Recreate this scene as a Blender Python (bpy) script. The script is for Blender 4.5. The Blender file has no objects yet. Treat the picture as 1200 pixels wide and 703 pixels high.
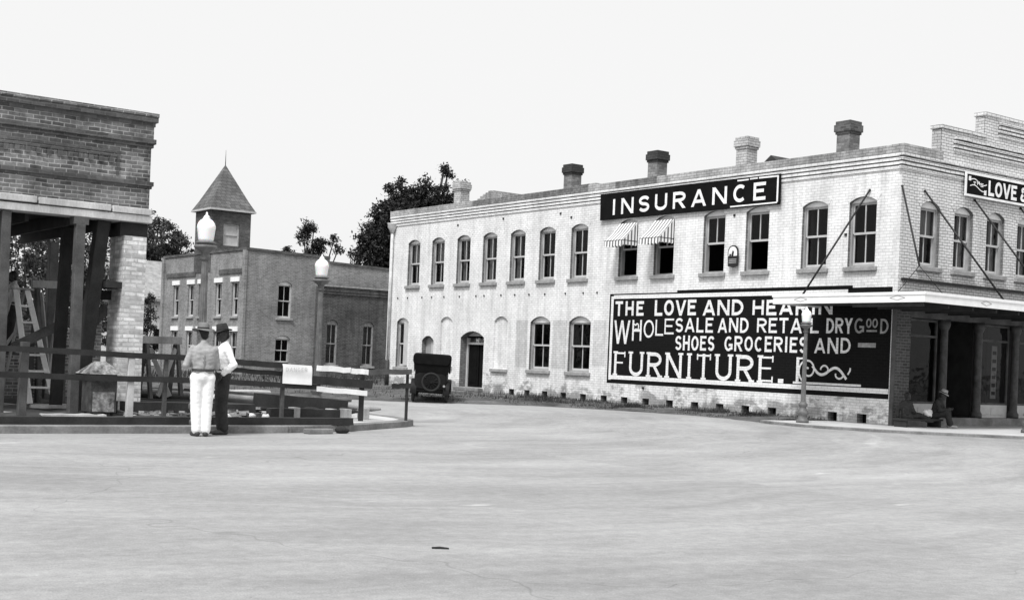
import bpy, bmesh, math, random
from mathutils import Vector, Matrix, noise as mnoise
from mathutils.geometry import delaunay_2d_cdt
R = math.radians
rnd = random.Random(7)
sc = bpy.context.scene
COL = sc.collection

# ------------------------------------------------------------------ camera
cam_d = bpy.data.cameras.new('camera'); cam = bpy.data.objects.new('camera', cam_d); COL.objects.link(cam)
YAW, ROLL = .6367, .0405
fwd = Vector((math.sin(YAW), math.cos(YAW), 0)); rt = Vector((math.cos(YAW), -math.sin(YAW), 0)); up = Vector((0, 0, 1))
cr = rt*math.cos(ROLL) + up*math.sin(ROLL); cu = up*math.cos(ROLL) - rt*math.sin(ROLL)
m = Matrix((cr, cu, -fwd)).transposed().to_4x4(); m.translation = Vector((-27.733, -20.782, 1.45)); cam.matrix_world = m
cam_d.sensor_fit = 'HORIZONTAL'; cam_d.sensor_width = 36; cam_d.lens = 36*1497.4/1200
cam_d.shift_x = 0; cam_d.shift_y = (421.6-351.5)/1200          # rising front of the view camera
cam_d.clip_start = .1; cam_d.clip_end = 3000
sc.camera = cam

# ------------------------------------------------------------------ light: pale overcast daylight
SUN_EL, SUN_AZ = 57, 242            # azimuth the light comes from, degrees clockwise from +Y
w = bpy.data.worlds.new('World'); sc.world = w; w.use_nodes = True
nt = w.node_tree; nt.nodes.clear()
sky = nt.nodes.new('ShaderNodeTexSky'); sky.sky_type = 'NISHITA'; sky.sun_disc = False
sky.sun_elevation = R(SUN_EL); sky.sun_rotation = R(SUN_AZ); sky.dust_density = 6; sky.air_density = 1.0
bw = nt.nodes.new('ShaderNodeRGBToBW'); nt.links.new(sky.outputs[0], bw.inputs[0])
mx = nt.nodes.new('ShaderNodeMix'); mx.data_type = 'FLOAT'; mx.inputs[0].default_value = .78; mx.inputs[3].default_value = 11.2
nt.links.new(bw.outputs[0], mx.inputs[2])
bg = nt.nodes.new('ShaderNodeBackground'); bg.inputs[1].default_value = .1
nt.links.new(mx.outputs[0], bg.inputs[0])
wo = nt.nodes.new('ShaderNodeOutputWorld'); nt.links.new(bg.outputs[0], wo.inputs[0])
sd = bpy.data.lights.new('sun', 'SUN'); sd.energy = 3.6; sd.angle = R(14); sd.color = (1, 1, 1)
sun = bpy.data.objects.new('sun', sd); COL.objects.link(sun)
sdir = Vector((math.sin(R(SUN_AZ))*math.cos(R(SUN_EL)), math.cos(R(SUN_AZ))*math.cos(R(SUN_EL)), math.sin(R(SUN_EL))))
sun.rotation_euler = sdir.to_track_quat('Z', 'Y').to_euler()
vs = sc.view_settings; vs.view_transform = 'Standard'; vs.look = 'None'; vs.exposure = 0; vs.gamma = 1; vs.use_curve_mapping = False
sc.cycles.max_bounces = 6; sc.cycles.diffuse_bounces = 3; sc.cycles.transparent_max_bounces = 12

# ------------------------------------------------------------------ materials (all neutral greys: a black and white photograph)
def nodes(name):
    m = bpy.data.materials.new(name); m.use_nodes = True
    t = m.node_tree; return m, t, t.nodes['Principled BSDF']
def N(t, kind, **kw):
    n = t.nodes.new('ShaderNode'+kind)
    for k, v in kw.items(): setattr(n, k, v)
    return n
def L(t, a, b): t.links.new(a, b)
def mth(t, op, a, b=None, clamp=False):
    n = N(t, 'Math', operation=op, use_clamp=clamp)
    for i, v in enumerate((a, b)):
        if v is None: continue
        if hasattr(v, 'links'): L(t, v, n.inputs[i])
        else: n.inputs[i].default_value = v
    return n.outputs[0]
def noise(t, vec, scale, detail=4, rough=.6):
    n = N(t, 'TexNoise'); n.inputs['Scale'].default_value = scale; n.inputs['Detail'].default_value = detail; n.inputs['Roughness'].default_value = rough
    if vec is not None: L(t, vec, n.inputs['Vector'])
    return n.outputs['Fac']
def mapr(t, v, a, b, c, d):
    n = N(t, 'MapRange'); L(t, v, n.inputs[0])
    for i, x in enumerate((a, b, c, d)): n.inputs[i+1].default_value = x
    return n.outputs[0]
def scaled(t, vec, s):
    n = N(t, 'VectorMath', operation='MULTIPLY'); L(t, vec, n.inputs[0]); n.inputs[1].default_value = s; return n.outputs[0]
def spec(b, v): b.inputs['Specular IOR Level'].default_value = v

def mat(name, v, rough=.8, amp=.25, scale=6, stretch=(1, 1, 1), bump=0., sp=.3, fine=40, metal=0):
    m, t, b = nodes(name); tc = N(t, 'TexCoord')
    vec = scaled(t, tc.outputs['Object'], stretch)
    a = mapr(t, noise(t, vec, scale), .3, .7, 1-amp, 1+amp); c = mapr(t, noise(t, vec, fine), .3, .7, 1-amp*.5, 1+amp*.5)
    f = mth(t, 'MULTIPLY', mth(t, 'MULTIPLY', a, c), v)
    L(t, f, b.inputs['Base Color']); b.inputs['Roughness'].default_value = rough; spec(b, sp); b.inputs['Metallic'].default_value = metal
    if bump:
        bp = N(t, 'Bump'); bp.inputs['Strength'].default_value = bump; bp.inputs['Distance'].default_value = .01
        L(t, noise(t, vec, fine), bp.inputs['Height']); L(t, bp.outputs[0], b.inputs['Normal'])
    return m

def brick(name, c1, c2, mortar, msize=.008, stain=.25, bump=.35, rects=(), splash=0., streak=0., size=(.215, .078), sc2=.7, patch=None):
    m, t, b = nodes(name); tc = N(t, 'TexCoord'); sp = N(t, 'SeparateXYZ'); L(t, tc.outputs['Object'], sp.inputs[0])
    u = mth(t, 'ADD', sp.outputs[0], sp.outputs[1])
    cb = N(t, 'CombineXYZ'); L(t, u, cb.inputs[0]); L(t, sp.outputs[2], cb.inputs[1])
    # slight waviness of the courses
    wob = mapr(t, noise(t, tc.outputs['Object'], 1.3, 2), .3, .7, -.012, .012)
    cb2 = N(t, 'CombineXYZ'); L(t, u, cb2.inputs[0]); L(t, mth(t, 'ADD', sp.outputs[2], wob), cb2.inputs[1])
    br = N(t, 'TexBrick'); L(t, cb2.outputs[0], br.inputs['Vector'])
    br.inputs['Scale'].default_value = 1; br.inputs['Brick Width'].default_value = size[0]; br.inputs['Row Height'].default_value = size[1]
    br.inputs['Mortar Size'].default_value = msize; br.inputs['Mortar Smooth'].default_value = .25; br.inputs['Bias'].default_value = 0
    for k, v in (('Color1', c1), ('Color2', c2), ('Mortar', mortar)): br.inputs[k].default_value = (v, v, v, 1)
    col = N(t, 'RGBToBW'); L(t, br.outputs['Color'], col.inputs[0]); f = col.outputs[0]
    s1 = mapr(t, noise(t, tc.outputs['Object'], sc2, 6, .65), .3, .72, 1+stain*.6, 1-stain)
    s2 = mapr(t, noise(t, tc.outputs['Object'], 9, 5, .7), .3, .7, 1-stain*.55, 1+stain*.45)
    f = mth(t, 'MULTIPLY', mth(t, 'MULTIPLY', f, s1), s2)
    if streak:
        st = noise(t, scaled(t, cb.outputs[0], (3.5, .25, 1)), 1, 4)
        f = mth(t, 'MULTIPLY', f, mapr(t, st, .45, .75, 1, 1-streak))
    if patch:      # bare patches where the old paint has gone
        pn = mapr(t, noise(t, tc.outputs['Object'], patch[0], 7, .75), patch[1], patch[1]+.1, 0, 1)
        f = mth(t, 'MULTIPLY', f, mth(t, 'SUBTRACT', 1, mth(t, 'MULTIPLY', pn, patch[2])))
    for (u0, u1, z0, z1, k) in rects:
        mk = mth(t, 'MULTIPLY', mth(t, 'LESS_THAN', mth(t, 'ABSOLUTE', mth(t, 'SUBTRACT', u, (u0+u1)/2)), (u1-u0)/2),
                 mth(t, 'LESS_THAN', mth(t, 'ABSOLUTE', mth(t, 'SUBTRACT', sp.outputs[2], (z0+z1)/2)), (z1-z0)/2))
        mk = mth(t, 'MULTIPLY', mk, mapr(t, noise(t, tc.outputs['Object'], 5, 5), .3, .6, .5, 1))
        f = mth(t, 'MULTIPLY', f, mth(t, 'SUBTRACT', 1, mth(t, 'MULTIPLY', mk, 1-k)))
    if splash:     # mud splashed up from the ground, broken outline
        g = mth(t, 'ADD', sp.outputs[2], mapr(t, noise(t, scaled(t, cb.outputs[0], (1.3, 2.2, 1)), 1, 6, .7), .3, .7, .75, -.55))
        mk = mapr(t, g, .55, .25, 0, 1); f = mth(t, 'MULTIPLY', f, mth(t, 'SUBTRACT', 1, mth(t, 'MULTIPLY', mk, splash)))
    L(t, f, b.inputs['Base Color']); b.inputs['Roughness'].default_value = .9; spec(b, .2)
    bp = N(t, 'Bump'); bp.inputs['Strength'].default_value = bump; bp.inputs['Distance'].default_value = .012
    h = mth(t, 'ADD', mth(t, 'MULTIPLY', br.outputs['Fac'], -1), mth(t, 'MULTIPLY', noise(t, tc.outputs['Object'], 30), .6))
    L(t, h, bp.inputs['Height']); L(t, bp.outputs[0], b.inputs['Normal'])
    return m

M = {}
M['brick_white'] = brick('painted_brick_side', .86, .78, .58, .008, .2, .5, splash=.55, streak=.26, patch=(.9, .56, .13),
    rects=[(15.85, 16.55, 1.05, 2.75, .72), (13.62, 14.4, 1.05, 2.75, .74), (11.55, 12.2, 1.2, 2.75, .76)])
M['brick_front'] = brick('painted_brick_front', .76, .68, .24, .009, .2, .5, streak=.12)
M['brick_pale'] = brick('painted_brick_chimney', .56, .42, .22, .009, .35, .5)
M['brick_mid'] = brick('smoke_stained_brick', .30, .16, .2, .009, .4, .5)
M['brick_soot'] = brick('sooty_brick', .07, .05, .04, .009, .3, .4)
M['brick_coping'] = brick('weathered_brick_coping', .48, .38, .24, .009, .5, .5, streak=.4, sc2=.45, rects=[(12.6, 19.5, 6.0, 9.0, .42), (9.2, 11.2, 6, 9, .5), (1.9, 3.0, 6, 9, .7)])
M['brick_left'] = brick('weathered_dark_brick', .26, .10, .42, .009, .6, .6, size=(.22, .075), patch=(1.1, .55, .5), streak=.3)
M['brick_band'] = brick('dark_corbel_brick', .13, .07, .14, .009, .5, .5, size=(.22, .075))
M['brick_pier'] = brick('whitewashed_rough_brick', .86, .44, .55, .012, .35, .8, size=(.23, .08), sc2=2, patch=(3, .6, .5))
M['brick_hall'] = brick('red_brick_hall', .30, .19, .36, .011, .35, .6, patch=(.8, .58, .3), streak=.2)
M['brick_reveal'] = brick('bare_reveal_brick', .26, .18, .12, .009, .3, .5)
M['wood_fascia'] = mat('pale_weathered_boards', .5, .85, .25, 3, (1, 1, .3), bump=.3)
M['column'] = mat('shaded_iron_column', .06, .6, .4, 6)  # iron colour darkened to stand in for shade under the canopy
M['brick_shop'] = brick('shaded_shop_brick', .10, .06, .16, .009, .35, .5)  # canopy shade put into the corner pier's brick colour
M['bin'] = mat('stained_bin_boards', .06, .9, .6, 4, bump=.3)
M['bin_panel'] = mat('mottled_bin_panel', .21, .9, .9, 5, bump=.3, fine=18)
M['brick_low'] = brick('dark_brick_low_building', .11, .06, .15, .011, .4, .6, streak=.45)
M['concrete'] = mat('pale_concrete', .46, .9, .16, 1.2, bump=.2, fine=25)
M['kerb'] = mat('stained_kerb_concrete', .19, .9, .35, 2.5, bump=.4, fine=25)
M['wood_grey'] = mat('weathered_wood', .30, .85, .3, 3, (1, 1, .3), bump=.3)
M['wood_dark'] = mat('creosoted_timber', .028, .8, .35, 3, bump=.3)
M['wood_mid'] = mat('dirty_timber', .085, .85, .35, 3, bump=.3)
M['wood_pale'] = mat('new_lumber', .5, .8, .2, 3, bump=.2)
M['wood_fresh'] = mat('clean_ladder_wood', .75, .7, .12, 4)
M['white_paint'] = mat('white_painted_wood', .82, .6, .07, 5)
M['frame'] = mat('window_frame_paint', .33, .6, .15, 5)
M['frame_light'] = mat('pale_window_paint', .5, .6, .1, 5)
M['stone'] = mat('sill_stone', .3, .9, .3, 5, bump=.3)
M['black'] = mat('sign_black_paint', .006, .85, .4, 3, sp=.1)
M['mural_black'] = brick('black_paint_on_brick', .0045, .003, .008, .008, .4, .5, patch=(2.2, .68, -1.0))
M['mural_white'] = brick('white_paint_on_brick', .86, .8, .6, .007, .12, .5, patch=(5, .66, .4))
M['letters'] = mat('sign_white_paint', .84, .6, .14, 3, fine=14)
M['letters_grey'] = mat('grey_sign_paint', .3, .6, .3, 8)
M['iron'] = mat('dark_iron', .02, .55, .2, 8)
M['lamp_iron'] = mat('grey_painted_iron', .13, .5, .3, 8)
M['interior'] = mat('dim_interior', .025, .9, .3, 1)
M['shade'] = mat('window_shade_cloth', .4, .8, .1, 4)
M['pipe'] = mat('galvanised_pipe', .55, .6, .25, 4)
M['pipe_dark'] = mat('iron_pipe', .04, .6, .25, 4)
M['tar'] = mat('tar_roof', .05, .9, .3, 2)
M['shingle'] = brick('slate_shingles', .17, .10, .06, .012, .35, .5, size=(.3, .2))
M['rubber'] = mat('tyre_rubber', .02, .8, .2, 8)
M['car_paint'] = mat('dusty_black_car_paint', .008, .6, .4, 4, sp=.2)
M['canvas'] = mat('black_top_cloth', .007, .9, .3, 5, sp=.1)
M['metal'] = mat('bare_metal', .5, .35, .1, 5, metal=.8)
M['trunk'] = mat('bark', .07, .9, .4, 8, bump=.5)
M['dirt_dark'] = mat('damp_broken_earth', .05, .95, .6, 1.5, bump=.8, fine=9)
M['dirt'] = mat('dark_earth', .085, .95, .6, 1.3, bump=.8, fine=9)
M['skin'] = mat('skin', .20, .6, .12, 8)
M['skin_dark'] = mat('dark_skin', .035, .5, .15, 8)
M['hair'] = mat('dark_hair', .012, .6, .2, 30)
M['shirt_grey'] = mat('khaki_shirt', .34, .85, .14, 9, bump=.2)
M['cloth_white'] = mat('white_cotton', .84, .85, .07, 9)
M['cloth_dark'] = mat('dark_trouser_cloth', .028, .9, .35, 9)
M['felt'] = mat('grey_felt', .17, .9, .2, 9)
M['felt_dark'] = mat('dark_felt', .03, .9, .2, 9)
M['straw'] = mat('pale_straw', .3, .8, .15, 30)
M['leather'] = mat('brown_leather', .05, .5, .3, 9)
M['paper'] = mat('paper_notice', .85, .7, .05, 4)
M['pencil'] = mat('faint_lettering', .60, .8, .1, 8)
M['dress'] = mat('grey_dress_cloth', .028, .9, .2, 9)

def leafmat(name, v, amp):
    m, t, b = nodes(name); oi = N(t, 'TexCoord')
    f = mth(t, 'MULTIPLY', mapr(t, noise(t, oi.outputs['Object'], 1.1, 3), .3, .7, 1-amp, 1+amp), v)
    f = mth(t, 'MULTIPLY', f, mapr(t, noise(t, oi.outputs['Object'], 14, 2), .3, .7, .7, 1.3))
    L(t, f, b.inputs['Base Color']); b.inputs['Roughness'].default_value = .55; spec(b, .3); return m
M['leaf_dark'] = leafmat('dark_glossy_leaves', .018, .4)
M['leaf_mid'] = leafmat('mid_green_leaves', .045, .4)
M['grass'] = leafmat('rough_grass', .04, .8)

def glassmat():
    m, t, b = nodes('window_glass'); out = t.nodes['Material Output']
    tr = N(t, 'BsdfTransparent'); tr.inputs[0].default_value = (.55, .55, .55, 1)
    gl = N(t, 'BsdfGlossy'); gl.inputs['Roughness'].default_value = .04
    fr = N(t, 'Fresnel'); fr.inputs['IOR'].default_value = 1.5
    tc = N(t, 'TexCoord'); bp = N(t, 'Bump'); bp.inputs['Strength'].default_value = .25; bp.inputs['Distance'].default_value = .02
    L(t, noise(t, tc.outputs['Object'], 4, 1), bp.inputs['Height']); L(t, bp.outputs[0], gl.inputs['Normal'])
    mxs = N(t, 'MixShader'); L(t, mth(t, 'MULTIPLY', fr.outputs[0], .5), mxs.inputs[0]); L(t, tr.outputs[0], mxs.inputs[1]); L(t, gl.outputs[0], mxs.inputs[2])
    L(t, mxs.outputs[0], out.inputs[0]); t.nodes.remove(b); return m
M['glass'] = glassmat()
m_, t_, b_ = nodes('opal_lamp_glass'); b_.inputs['Base Color'].default_value = (.95, .95, .95, 1); b_.inputs['Roughness'].default_value = .3
b_.inputs['Subsurface Weight'].default_value = .3; M['opal'] = m_

def stripemat(ax):
    m, t, b = nodes('striped_awning_canvas'); tc = N(t, 'TexCoord'); s = N(t, 'SeparateXYZ'); L(t, tc.outputs['Object'], s.inputs[0])
    f = mth(t, 'GREATER_THAN', mth(t, 'FRACT', mth(t, 'MULTIPLY', s.outputs[ax], 7)), .45)
    L(t, mapr(t, f, 0, 1, .13, .8), b.inputs['Base Color']); b.inputs['Roughness'].default_value = .9; return m
M['stripe'] = stripemat(1); M['stripe_side'] = stripemat(0)

def roadmat():
    m, t, b = nodes('worn_pale_pavement'); tc = N(t, 'TexCoord'); o = tc.outputs['Object']; sp_ = N(t, 'SeparateXYZ'); L(t, o, sp_.inputs[0])
    # wheel tracks sweep round the left corner: polar coordinates about it
    dx = mth(t, 'ADD', sp_.outputs[0], 15.5); dy = mth(t, 'ADD', sp_.outputs[1], -9); wv_ = mapr(t, noise(t, o, .16, 3), .3, .7, -.7, .7)
    rad = mth(t, 'ADD', mth(t, 'SQRT', mth(t, 'ADD', mth(t, 'MULTIPLY', dx, dx), mth(t, 'MULTIPLY', dy, dy))), wv_)
    ang = mth(t, 'MULTIPLY', mth(t, 'ARCTAN2', dx, dy), 4)
    pc = N(t, 'CombineXYZ'); L(t, rad, pc.inputs[0]); L(t, ang, pc.inputs[1])
    tr = mapr(t, noise(t, scaled(t, pc.outputs[0], (1.1, .3, 1)), 1, 6, .62), .32, .68, .86, 1.14)
    tr2 = mapr(t, noise(t, scaled(t, pc.outputs[0], (5, .45, 1)), 1, 4, .6), .3, .7, .94, 1.06)
    a = mapr(t, noise(t, scaled(t, o, (.2, .36, 1)), 1, 8, .72), .3, .7, .74, 1.18)
    g = mapr(t, noise(t, o, 7, 8, .8), .25, .75, .76, 1.24)
    sp = mapr(t, noise(t, o, 70, 3, .8), .25, .75, .72, 1.28)
    f = mth(t, 'MULTIPLY', mth(t, 'MULTIPLY', mth(t, 'MULTIPLY', a, mth(t, 'MULTIPLY', tr, tr2)), mth(t, 'MULTIPLY', g, sp)), .315)
    d = mapr(t, noise(t, scaled(t, o, (.5, 1.3, 1)), 1, 4, .55), .69, .76, 0, .26); f = mth(t, 'ADD', f, d)     # dusty patches
    e = mapr(t, noise(t, scaled(t, o, (1.6, 3, 1)), 1, 3), .74, .79, 1, .68); f = mth(t, 'MULTIPLY', f, e)       # oil drips
    v = N(t, 'TexVoronoi'); v.inputs['Scale'].default_value = 26; L(t, o, v.inputs['Vector'])                     # loose grit
    gm = mth(t, 'LESS_THAN', v.outputs['Distance'], .13); gs = N(t, 'SeparateXYZ'); L(t, v.outputs['Color'], gs.inputs[0])
    gk = mth(t, 'MULTIPLY', gm, mth(t, 'GREATER_THAN', gs.outputs[0], .82)); f = mth(t, 'MULTIPLY', f, mth(t, 'SUBTRACT', 1, mth(t, 'MULTIPLY', gk, mapr(t, gs.outputs[1], 0, 1, -.6, .7))))
    ck = N(t, 'TexVoronoi', feature='DISTANCE_TO_EDGE'); ck.inputs['Scale'].default_value = .13; wq = N(t, 'VectorMath', operation='ADD'); L(t, o, wq.inputs[0])
    wn = N(t, 'TexNoise'); wn.inputs['Scale'].default_value = .8; L(t, o, wn.inputs['Vector']); ws = scaled(t, wn.outputs['Color'], (1.6, 1.6, 0)); L(t, ws, wq.inputs[1]); L(t, wq.outputs[0], ck.inputs['Vector'])
    cm = mapr(t, ck.outputs['Distance'], .0, .0016, .75, 1); f = mth(t, 'MULTIPLY', f, cm)                        # hairline cracks
    L(t, f, b.inputs['Base Color']); b.inputs['Roughness'].default_value = .85; spec(b, .25)
    bp = N(t, 'Bump'); bp.inputs['Strength'].default_value = .6; bp.inputs['Distance'].default_value = .012
    L(t, mth(t, 'ADD', noise(t, o, 45, 5, .7), mth(t, 'MULTIPLY', noise(t, o, 5, 4), 1.5)), bp.inputs['Height']); L(t, bp.outputs[0], b.inputs['Normal'])
    return m
M['road'] = roadmat()

# ------------------------------------------------------------------ mesh helpers
def V(*a): return Vector(a)
class MB:
    def __init__(s): s.bm = bmesh.new(); s.mi = 0
    def face(s, pts):
        f = s.bm.faces.new([s.bm.verts.new(p) for p in pts]); f.material_index = s.mi; return f
    def box(s, x0, x1, y0, y1, z0, z1):
        v = [s.bm.verts.new((x, y, z)) for x in (x0, x1) for y in (y0, y1) for z in (z0, z1)]
        for q in ((0, 1, 3, 2), (4, 6, 7, 5), (0, 4, 5, 1), (2, 3, 7, 6), (0, 2, 6, 4), (1, 5, 7, 3)):
            f = s.bm.faces.new([v[i] for i in q]); f.material_index = s.mi
        return s
    def beam(s, p, q, wd, ht, upv=(0, 0, 1)):
        p, q = Vector(p), Vector(q); d = (q-p).normalized(); a = d.cross(Vector(upv))
        if a.length < 1e-4: a = d.cross(V(1, 0, 0))
        a.normalize(); b = a.cross(d).normalized(); a *= wd/2; b *= ht/2
        v = [s.bm.verts.new(c+i*a+j*b) for c in (p, q) for i, j in ((-1, -1), (1, -1), (1, 1), (-1, 1))]
        for k in ((3, 2, 1, 0), (4, 5, 6, 7), (0, 1, 5, 4), (1, 2, 6, 5), (2, 3, 7, 6), (3, 0, 4, 7)):
            f = s.bm.faces.new([v[i] for i in k]); f.material_index = s.mi
        return s
    def plank(s, p, q, wd, ht, n=9, warp=.008):
        p, q = Vector(p), Vector(q); d = (q-p).normalized(); a = d.cross(V(0, 0, 1)).normalized(); b = a.cross(d).normalized(); rg = []; sd = rnd.uniform(0, 99)
        for i in range(n+1):
            c = p.lerp(q, i/n)+b*mnoise.noise(V(sd, i*.55, 0))*warp*2+a*mnoise.noise(V(sd+9, i*.55, 0))*warp*2; tw = mnoise.noise(V(sd+5, i*.4, 3))*.05
            k0, k1 = 1+mnoise.noise(V(sd, i*1.7, 7))*.06, 1+mnoise.noise(V(sd, i*1.9, 12))*.06
            a2, b2 = a*math.cos(tw)+b*math.sin(tw), b*math.cos(tw)-a*math.sin(tw)
            rg.append([s.bm.verts.new(c+x*a2*wd/2*k0+y*b2*ht/2*k1+d*(rnd.uniform(-.012, .012) if i in (0, n) else 0)) for x, y in ((-1, -1), (1, -1), (1, 1), (-1, 1))])
        for A, B in zip(rg, rg[1:]):
            for k in range(4): f = s.bm.faces.new((A[k], A[(k+1) % 4], B[(k+1) % 4], B[k])); f.material_index = s.mi
        for g in (rg[0][::-1], rg[-1]): f = s.bm.faces.new(g); f.material_index = s.mi
        return s
    def tube(s, pts, r, seg=8, cap=True):
        pts = [Vector(p) for p in pts]; rs = r if isinstance(r, (list, tuple)) else [r]*len(pts); rings = []
        ref = V(0, 0, 1)
        for i, p in enumerate(pts):
            d = (pts[min(i+1, len(pts)-1)]-pts[max(i-1, 0)]).normalized()
            a = d.cross(ref)
            if a.length < .05: a = d.cross(V(1, 0, 0))
            a.normalize(); b = d.cross(a)
            rings.append([s.bm.verts.new(p+(a*math.cos(2*math.pi*k/seg)+b*math.sin(2*math.pi*k/seg))*rs[i]) for k in range(seg)])
        for A, B in zip(rings, rings[1:]):
            for k in range(seg):
                f = s.bm.faces.new((A[k], A[(k+1) % seg], B[(k+1) % seg], B[k])); f.material_index = s.mi; f.smooth = seg > 5
        if cap:
            for g in (rings[0][::-1], rings[-1]):
                f = s.bm.faces.new(g); f.material_index = s.mi
        return s
    def lathe(s, prof, c=(0, 0, 0), seg=20, flute=0, smooth=True):
        rings = []
        for r, z in prof:
            rings.append([s.bm.verts.new((c[0]+r*(1-(flute if k % 2 else 0))*math.cos(2*math.pi*k/seg), c[1]+r*(1-(flute if k % 2 else 0))*math.sin(2*math.pi*k/seg), c[2]+z)) for k in range(seg)])
        for A, B in zip(rings, rings[1:]):
            for k in range(seg):
                f = s.bm.faces.new((A[k], A[(k+1) % seg], B[(k+1) % seg], B[k])); f.material_index = s.mi; f.smooth = smooth and not flute
        for g in (rings[0][::-1], rings[-1]):
            f = s.bm.faces.new(g); f.material_index = s.mi
        return s
    def prism(s, poly, fn, d0, d1):
        """2-D polygon (a,b) extruded between depths; fn(a,b,d) -> point"""
        A = [s.bm.verts.new(fn(a, b, d0)) for a, b in poly]; B = [s.bm.verts.new(fn(a, b, d1)) for a, b in poly]
        n = len(poly)
        for g in (A, B[::-1]):
            f = s.bm.faces.new(g); f.material_index = s.mi
        for i in range(n):
            f = s.bm.faces.new((A[i], B[i], B[(i+1) % n], A[(i+1) % n])); f.material_index = s.mi
        return s
    def ell(s, c, r, seg=14, rings=9, rot=None):
        c = Vector(c); r = r if isinstance(r, (tuple, list)) else (r, r, r)
        mt = Matrix.Translation(c) @ (rot.to_4x4() if rot else Matrix()) @ Matrix.Diagonal((*r, 1))
        k = bmesh.ops.create_uvsphere(s.bm, u_segments=seg, v_segments=rings, radius=1, matrix=mt)
        for v in k['verts']:
            for f in v.link_faces: f.material_index = s.mi; f.smooth = True
        return s
    def cap(s, p, q, r0, r1, seg=12):
        p, q = Vector(p), Vector(q); n = 7; pts = []; rs = []; d = q-p; ln = d.length; d.normalize()
        for i in range(5):
            a = math.pi/2*(1-i/4)+.0; pts.append(p-d*r0*math.sin(a)); rs.append(max(r0*math.cos(a), .001))
        for i in range(5):
            a = math.pi/2*(i/4); pts.append(q+d*r1*math.sin(a)); rs.append(max(r1*math.cos(a), .001))
        return s.tube(pts, rs, seg)
    def build(s, name, mats, parent=None, org=None, bevel=0, smooth=False, fix=True):
        if fix: bmesh.ops.recalc_face_normals(s.bm, faces=s.bm.faces)
        if bevel: 
            bmesh.ops.remove_doubles(s.bm, verts=s.bm.verts, dist=1e-6)
            bmesh.ops.bevel(s.bm, geom=[e for e in s.bm.edges if len(e.link_faces) == 2 and e.calc_face_angle(0) > .5], offset=bevel, segments=1, affect='EDGES')
        o = org if org is not None else (ORG.get(parent.name) if parent else None)
        if o is not None: bmesh.ops.translate(s.bm, verts=s.bm.verts, vec=-Vector(o))
        me = bpy.data.meshes.new(name); s.bm.to_mesh(me); s.bm.free()
        if smooth:
            for p in me.polygons: p.use_smooth = True
        mats = mats if isinstance(mats, (list, tuple)) else [mats]
        for k in mats: me.materials.append(M[k])
        ob = bpy.data.objects.new(name, me); COL.objects.link(ob)
        if parent: ob.parent = parent; ORG[ob.name] = o if o is not None else Vector((0, 0, 0))
        elif org is not None: ob.location = org
        return ob
ORG = {}
def tag(o, label, cat, group=None):
    o['label'] = label; o['category'] = cat
    if group: o['group'] = group
    return o
def thing(name, label, cat, loc=(0, 0, 0), rz=0, group=None, world=False, scale=1):
    o = bpy.data.objects.new(name, None); COL.objects.link(o); o.location = loc; o.rotation_euler = (0, 0, rz); o.scale = (scale,)*3
    o.empty_display_size = .2; tag(o, label, cat, group); ORG[o.name] = Vector(loc) if world else Vector((0, 0, 0)); return o
def struct(o, kind='structure'): o['kind'] = kind; return o
def dup(o, parent=None, **kw):
    c = o.copy(); COL.objects.link(c); c.parent = parent
    for ch in o.children: dup(ch, c)
    return c
def smooth_union(mb, vox, it=4):
    me = bpy.data.meshes.new('tmp'); mb.bm.to_mesh(me); mb.bm.free()
    o = bpy.data.objects.new('tmp', me); COL.objects.link(o)
    a = o.modifiers.new('r', 'REMESH'); a.mode = 'VOXEL'; a.voxel_size = vox
    b = o.modifiers.new('s', 'SMOOTH'); b.iterations = it; b.factor = .5
    dg = bpy.context.evaluated_depsgraph_get(); r = bpy.data.meshes.new_from_object(o.evaluated_get(dg))
    bpy.data.objects.remove(o); return r
def blob(mb, name, mk, parent, vox=.014, it=4):
    me = smooth_union(mb, vox, it); me.name = name; me.materials.clear(); me.materials.append(M[mk])
    if name in ('shirt', 'trousers'):
        nrm = [v.normal.copy() for v in me.vertices]
        for v, nn_ in zip(me.vertices, nrm):
            c = v.co.copy(); k = mnoise.noise(Vector((c.x*11, c.y*11, c.z*24)))*.008+mnoise.noise(Vector((c.x*24+5, c.y*24, c.z*30)))*.004; v.co = c+nn_*k*(1 if name == 'shirt' else .4)
    for p in me.polygons: p.use_smooth = True
    o = bpy.data.objects.new(name, me); COL.objects.link(o); o.parent = parent; return o

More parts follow.
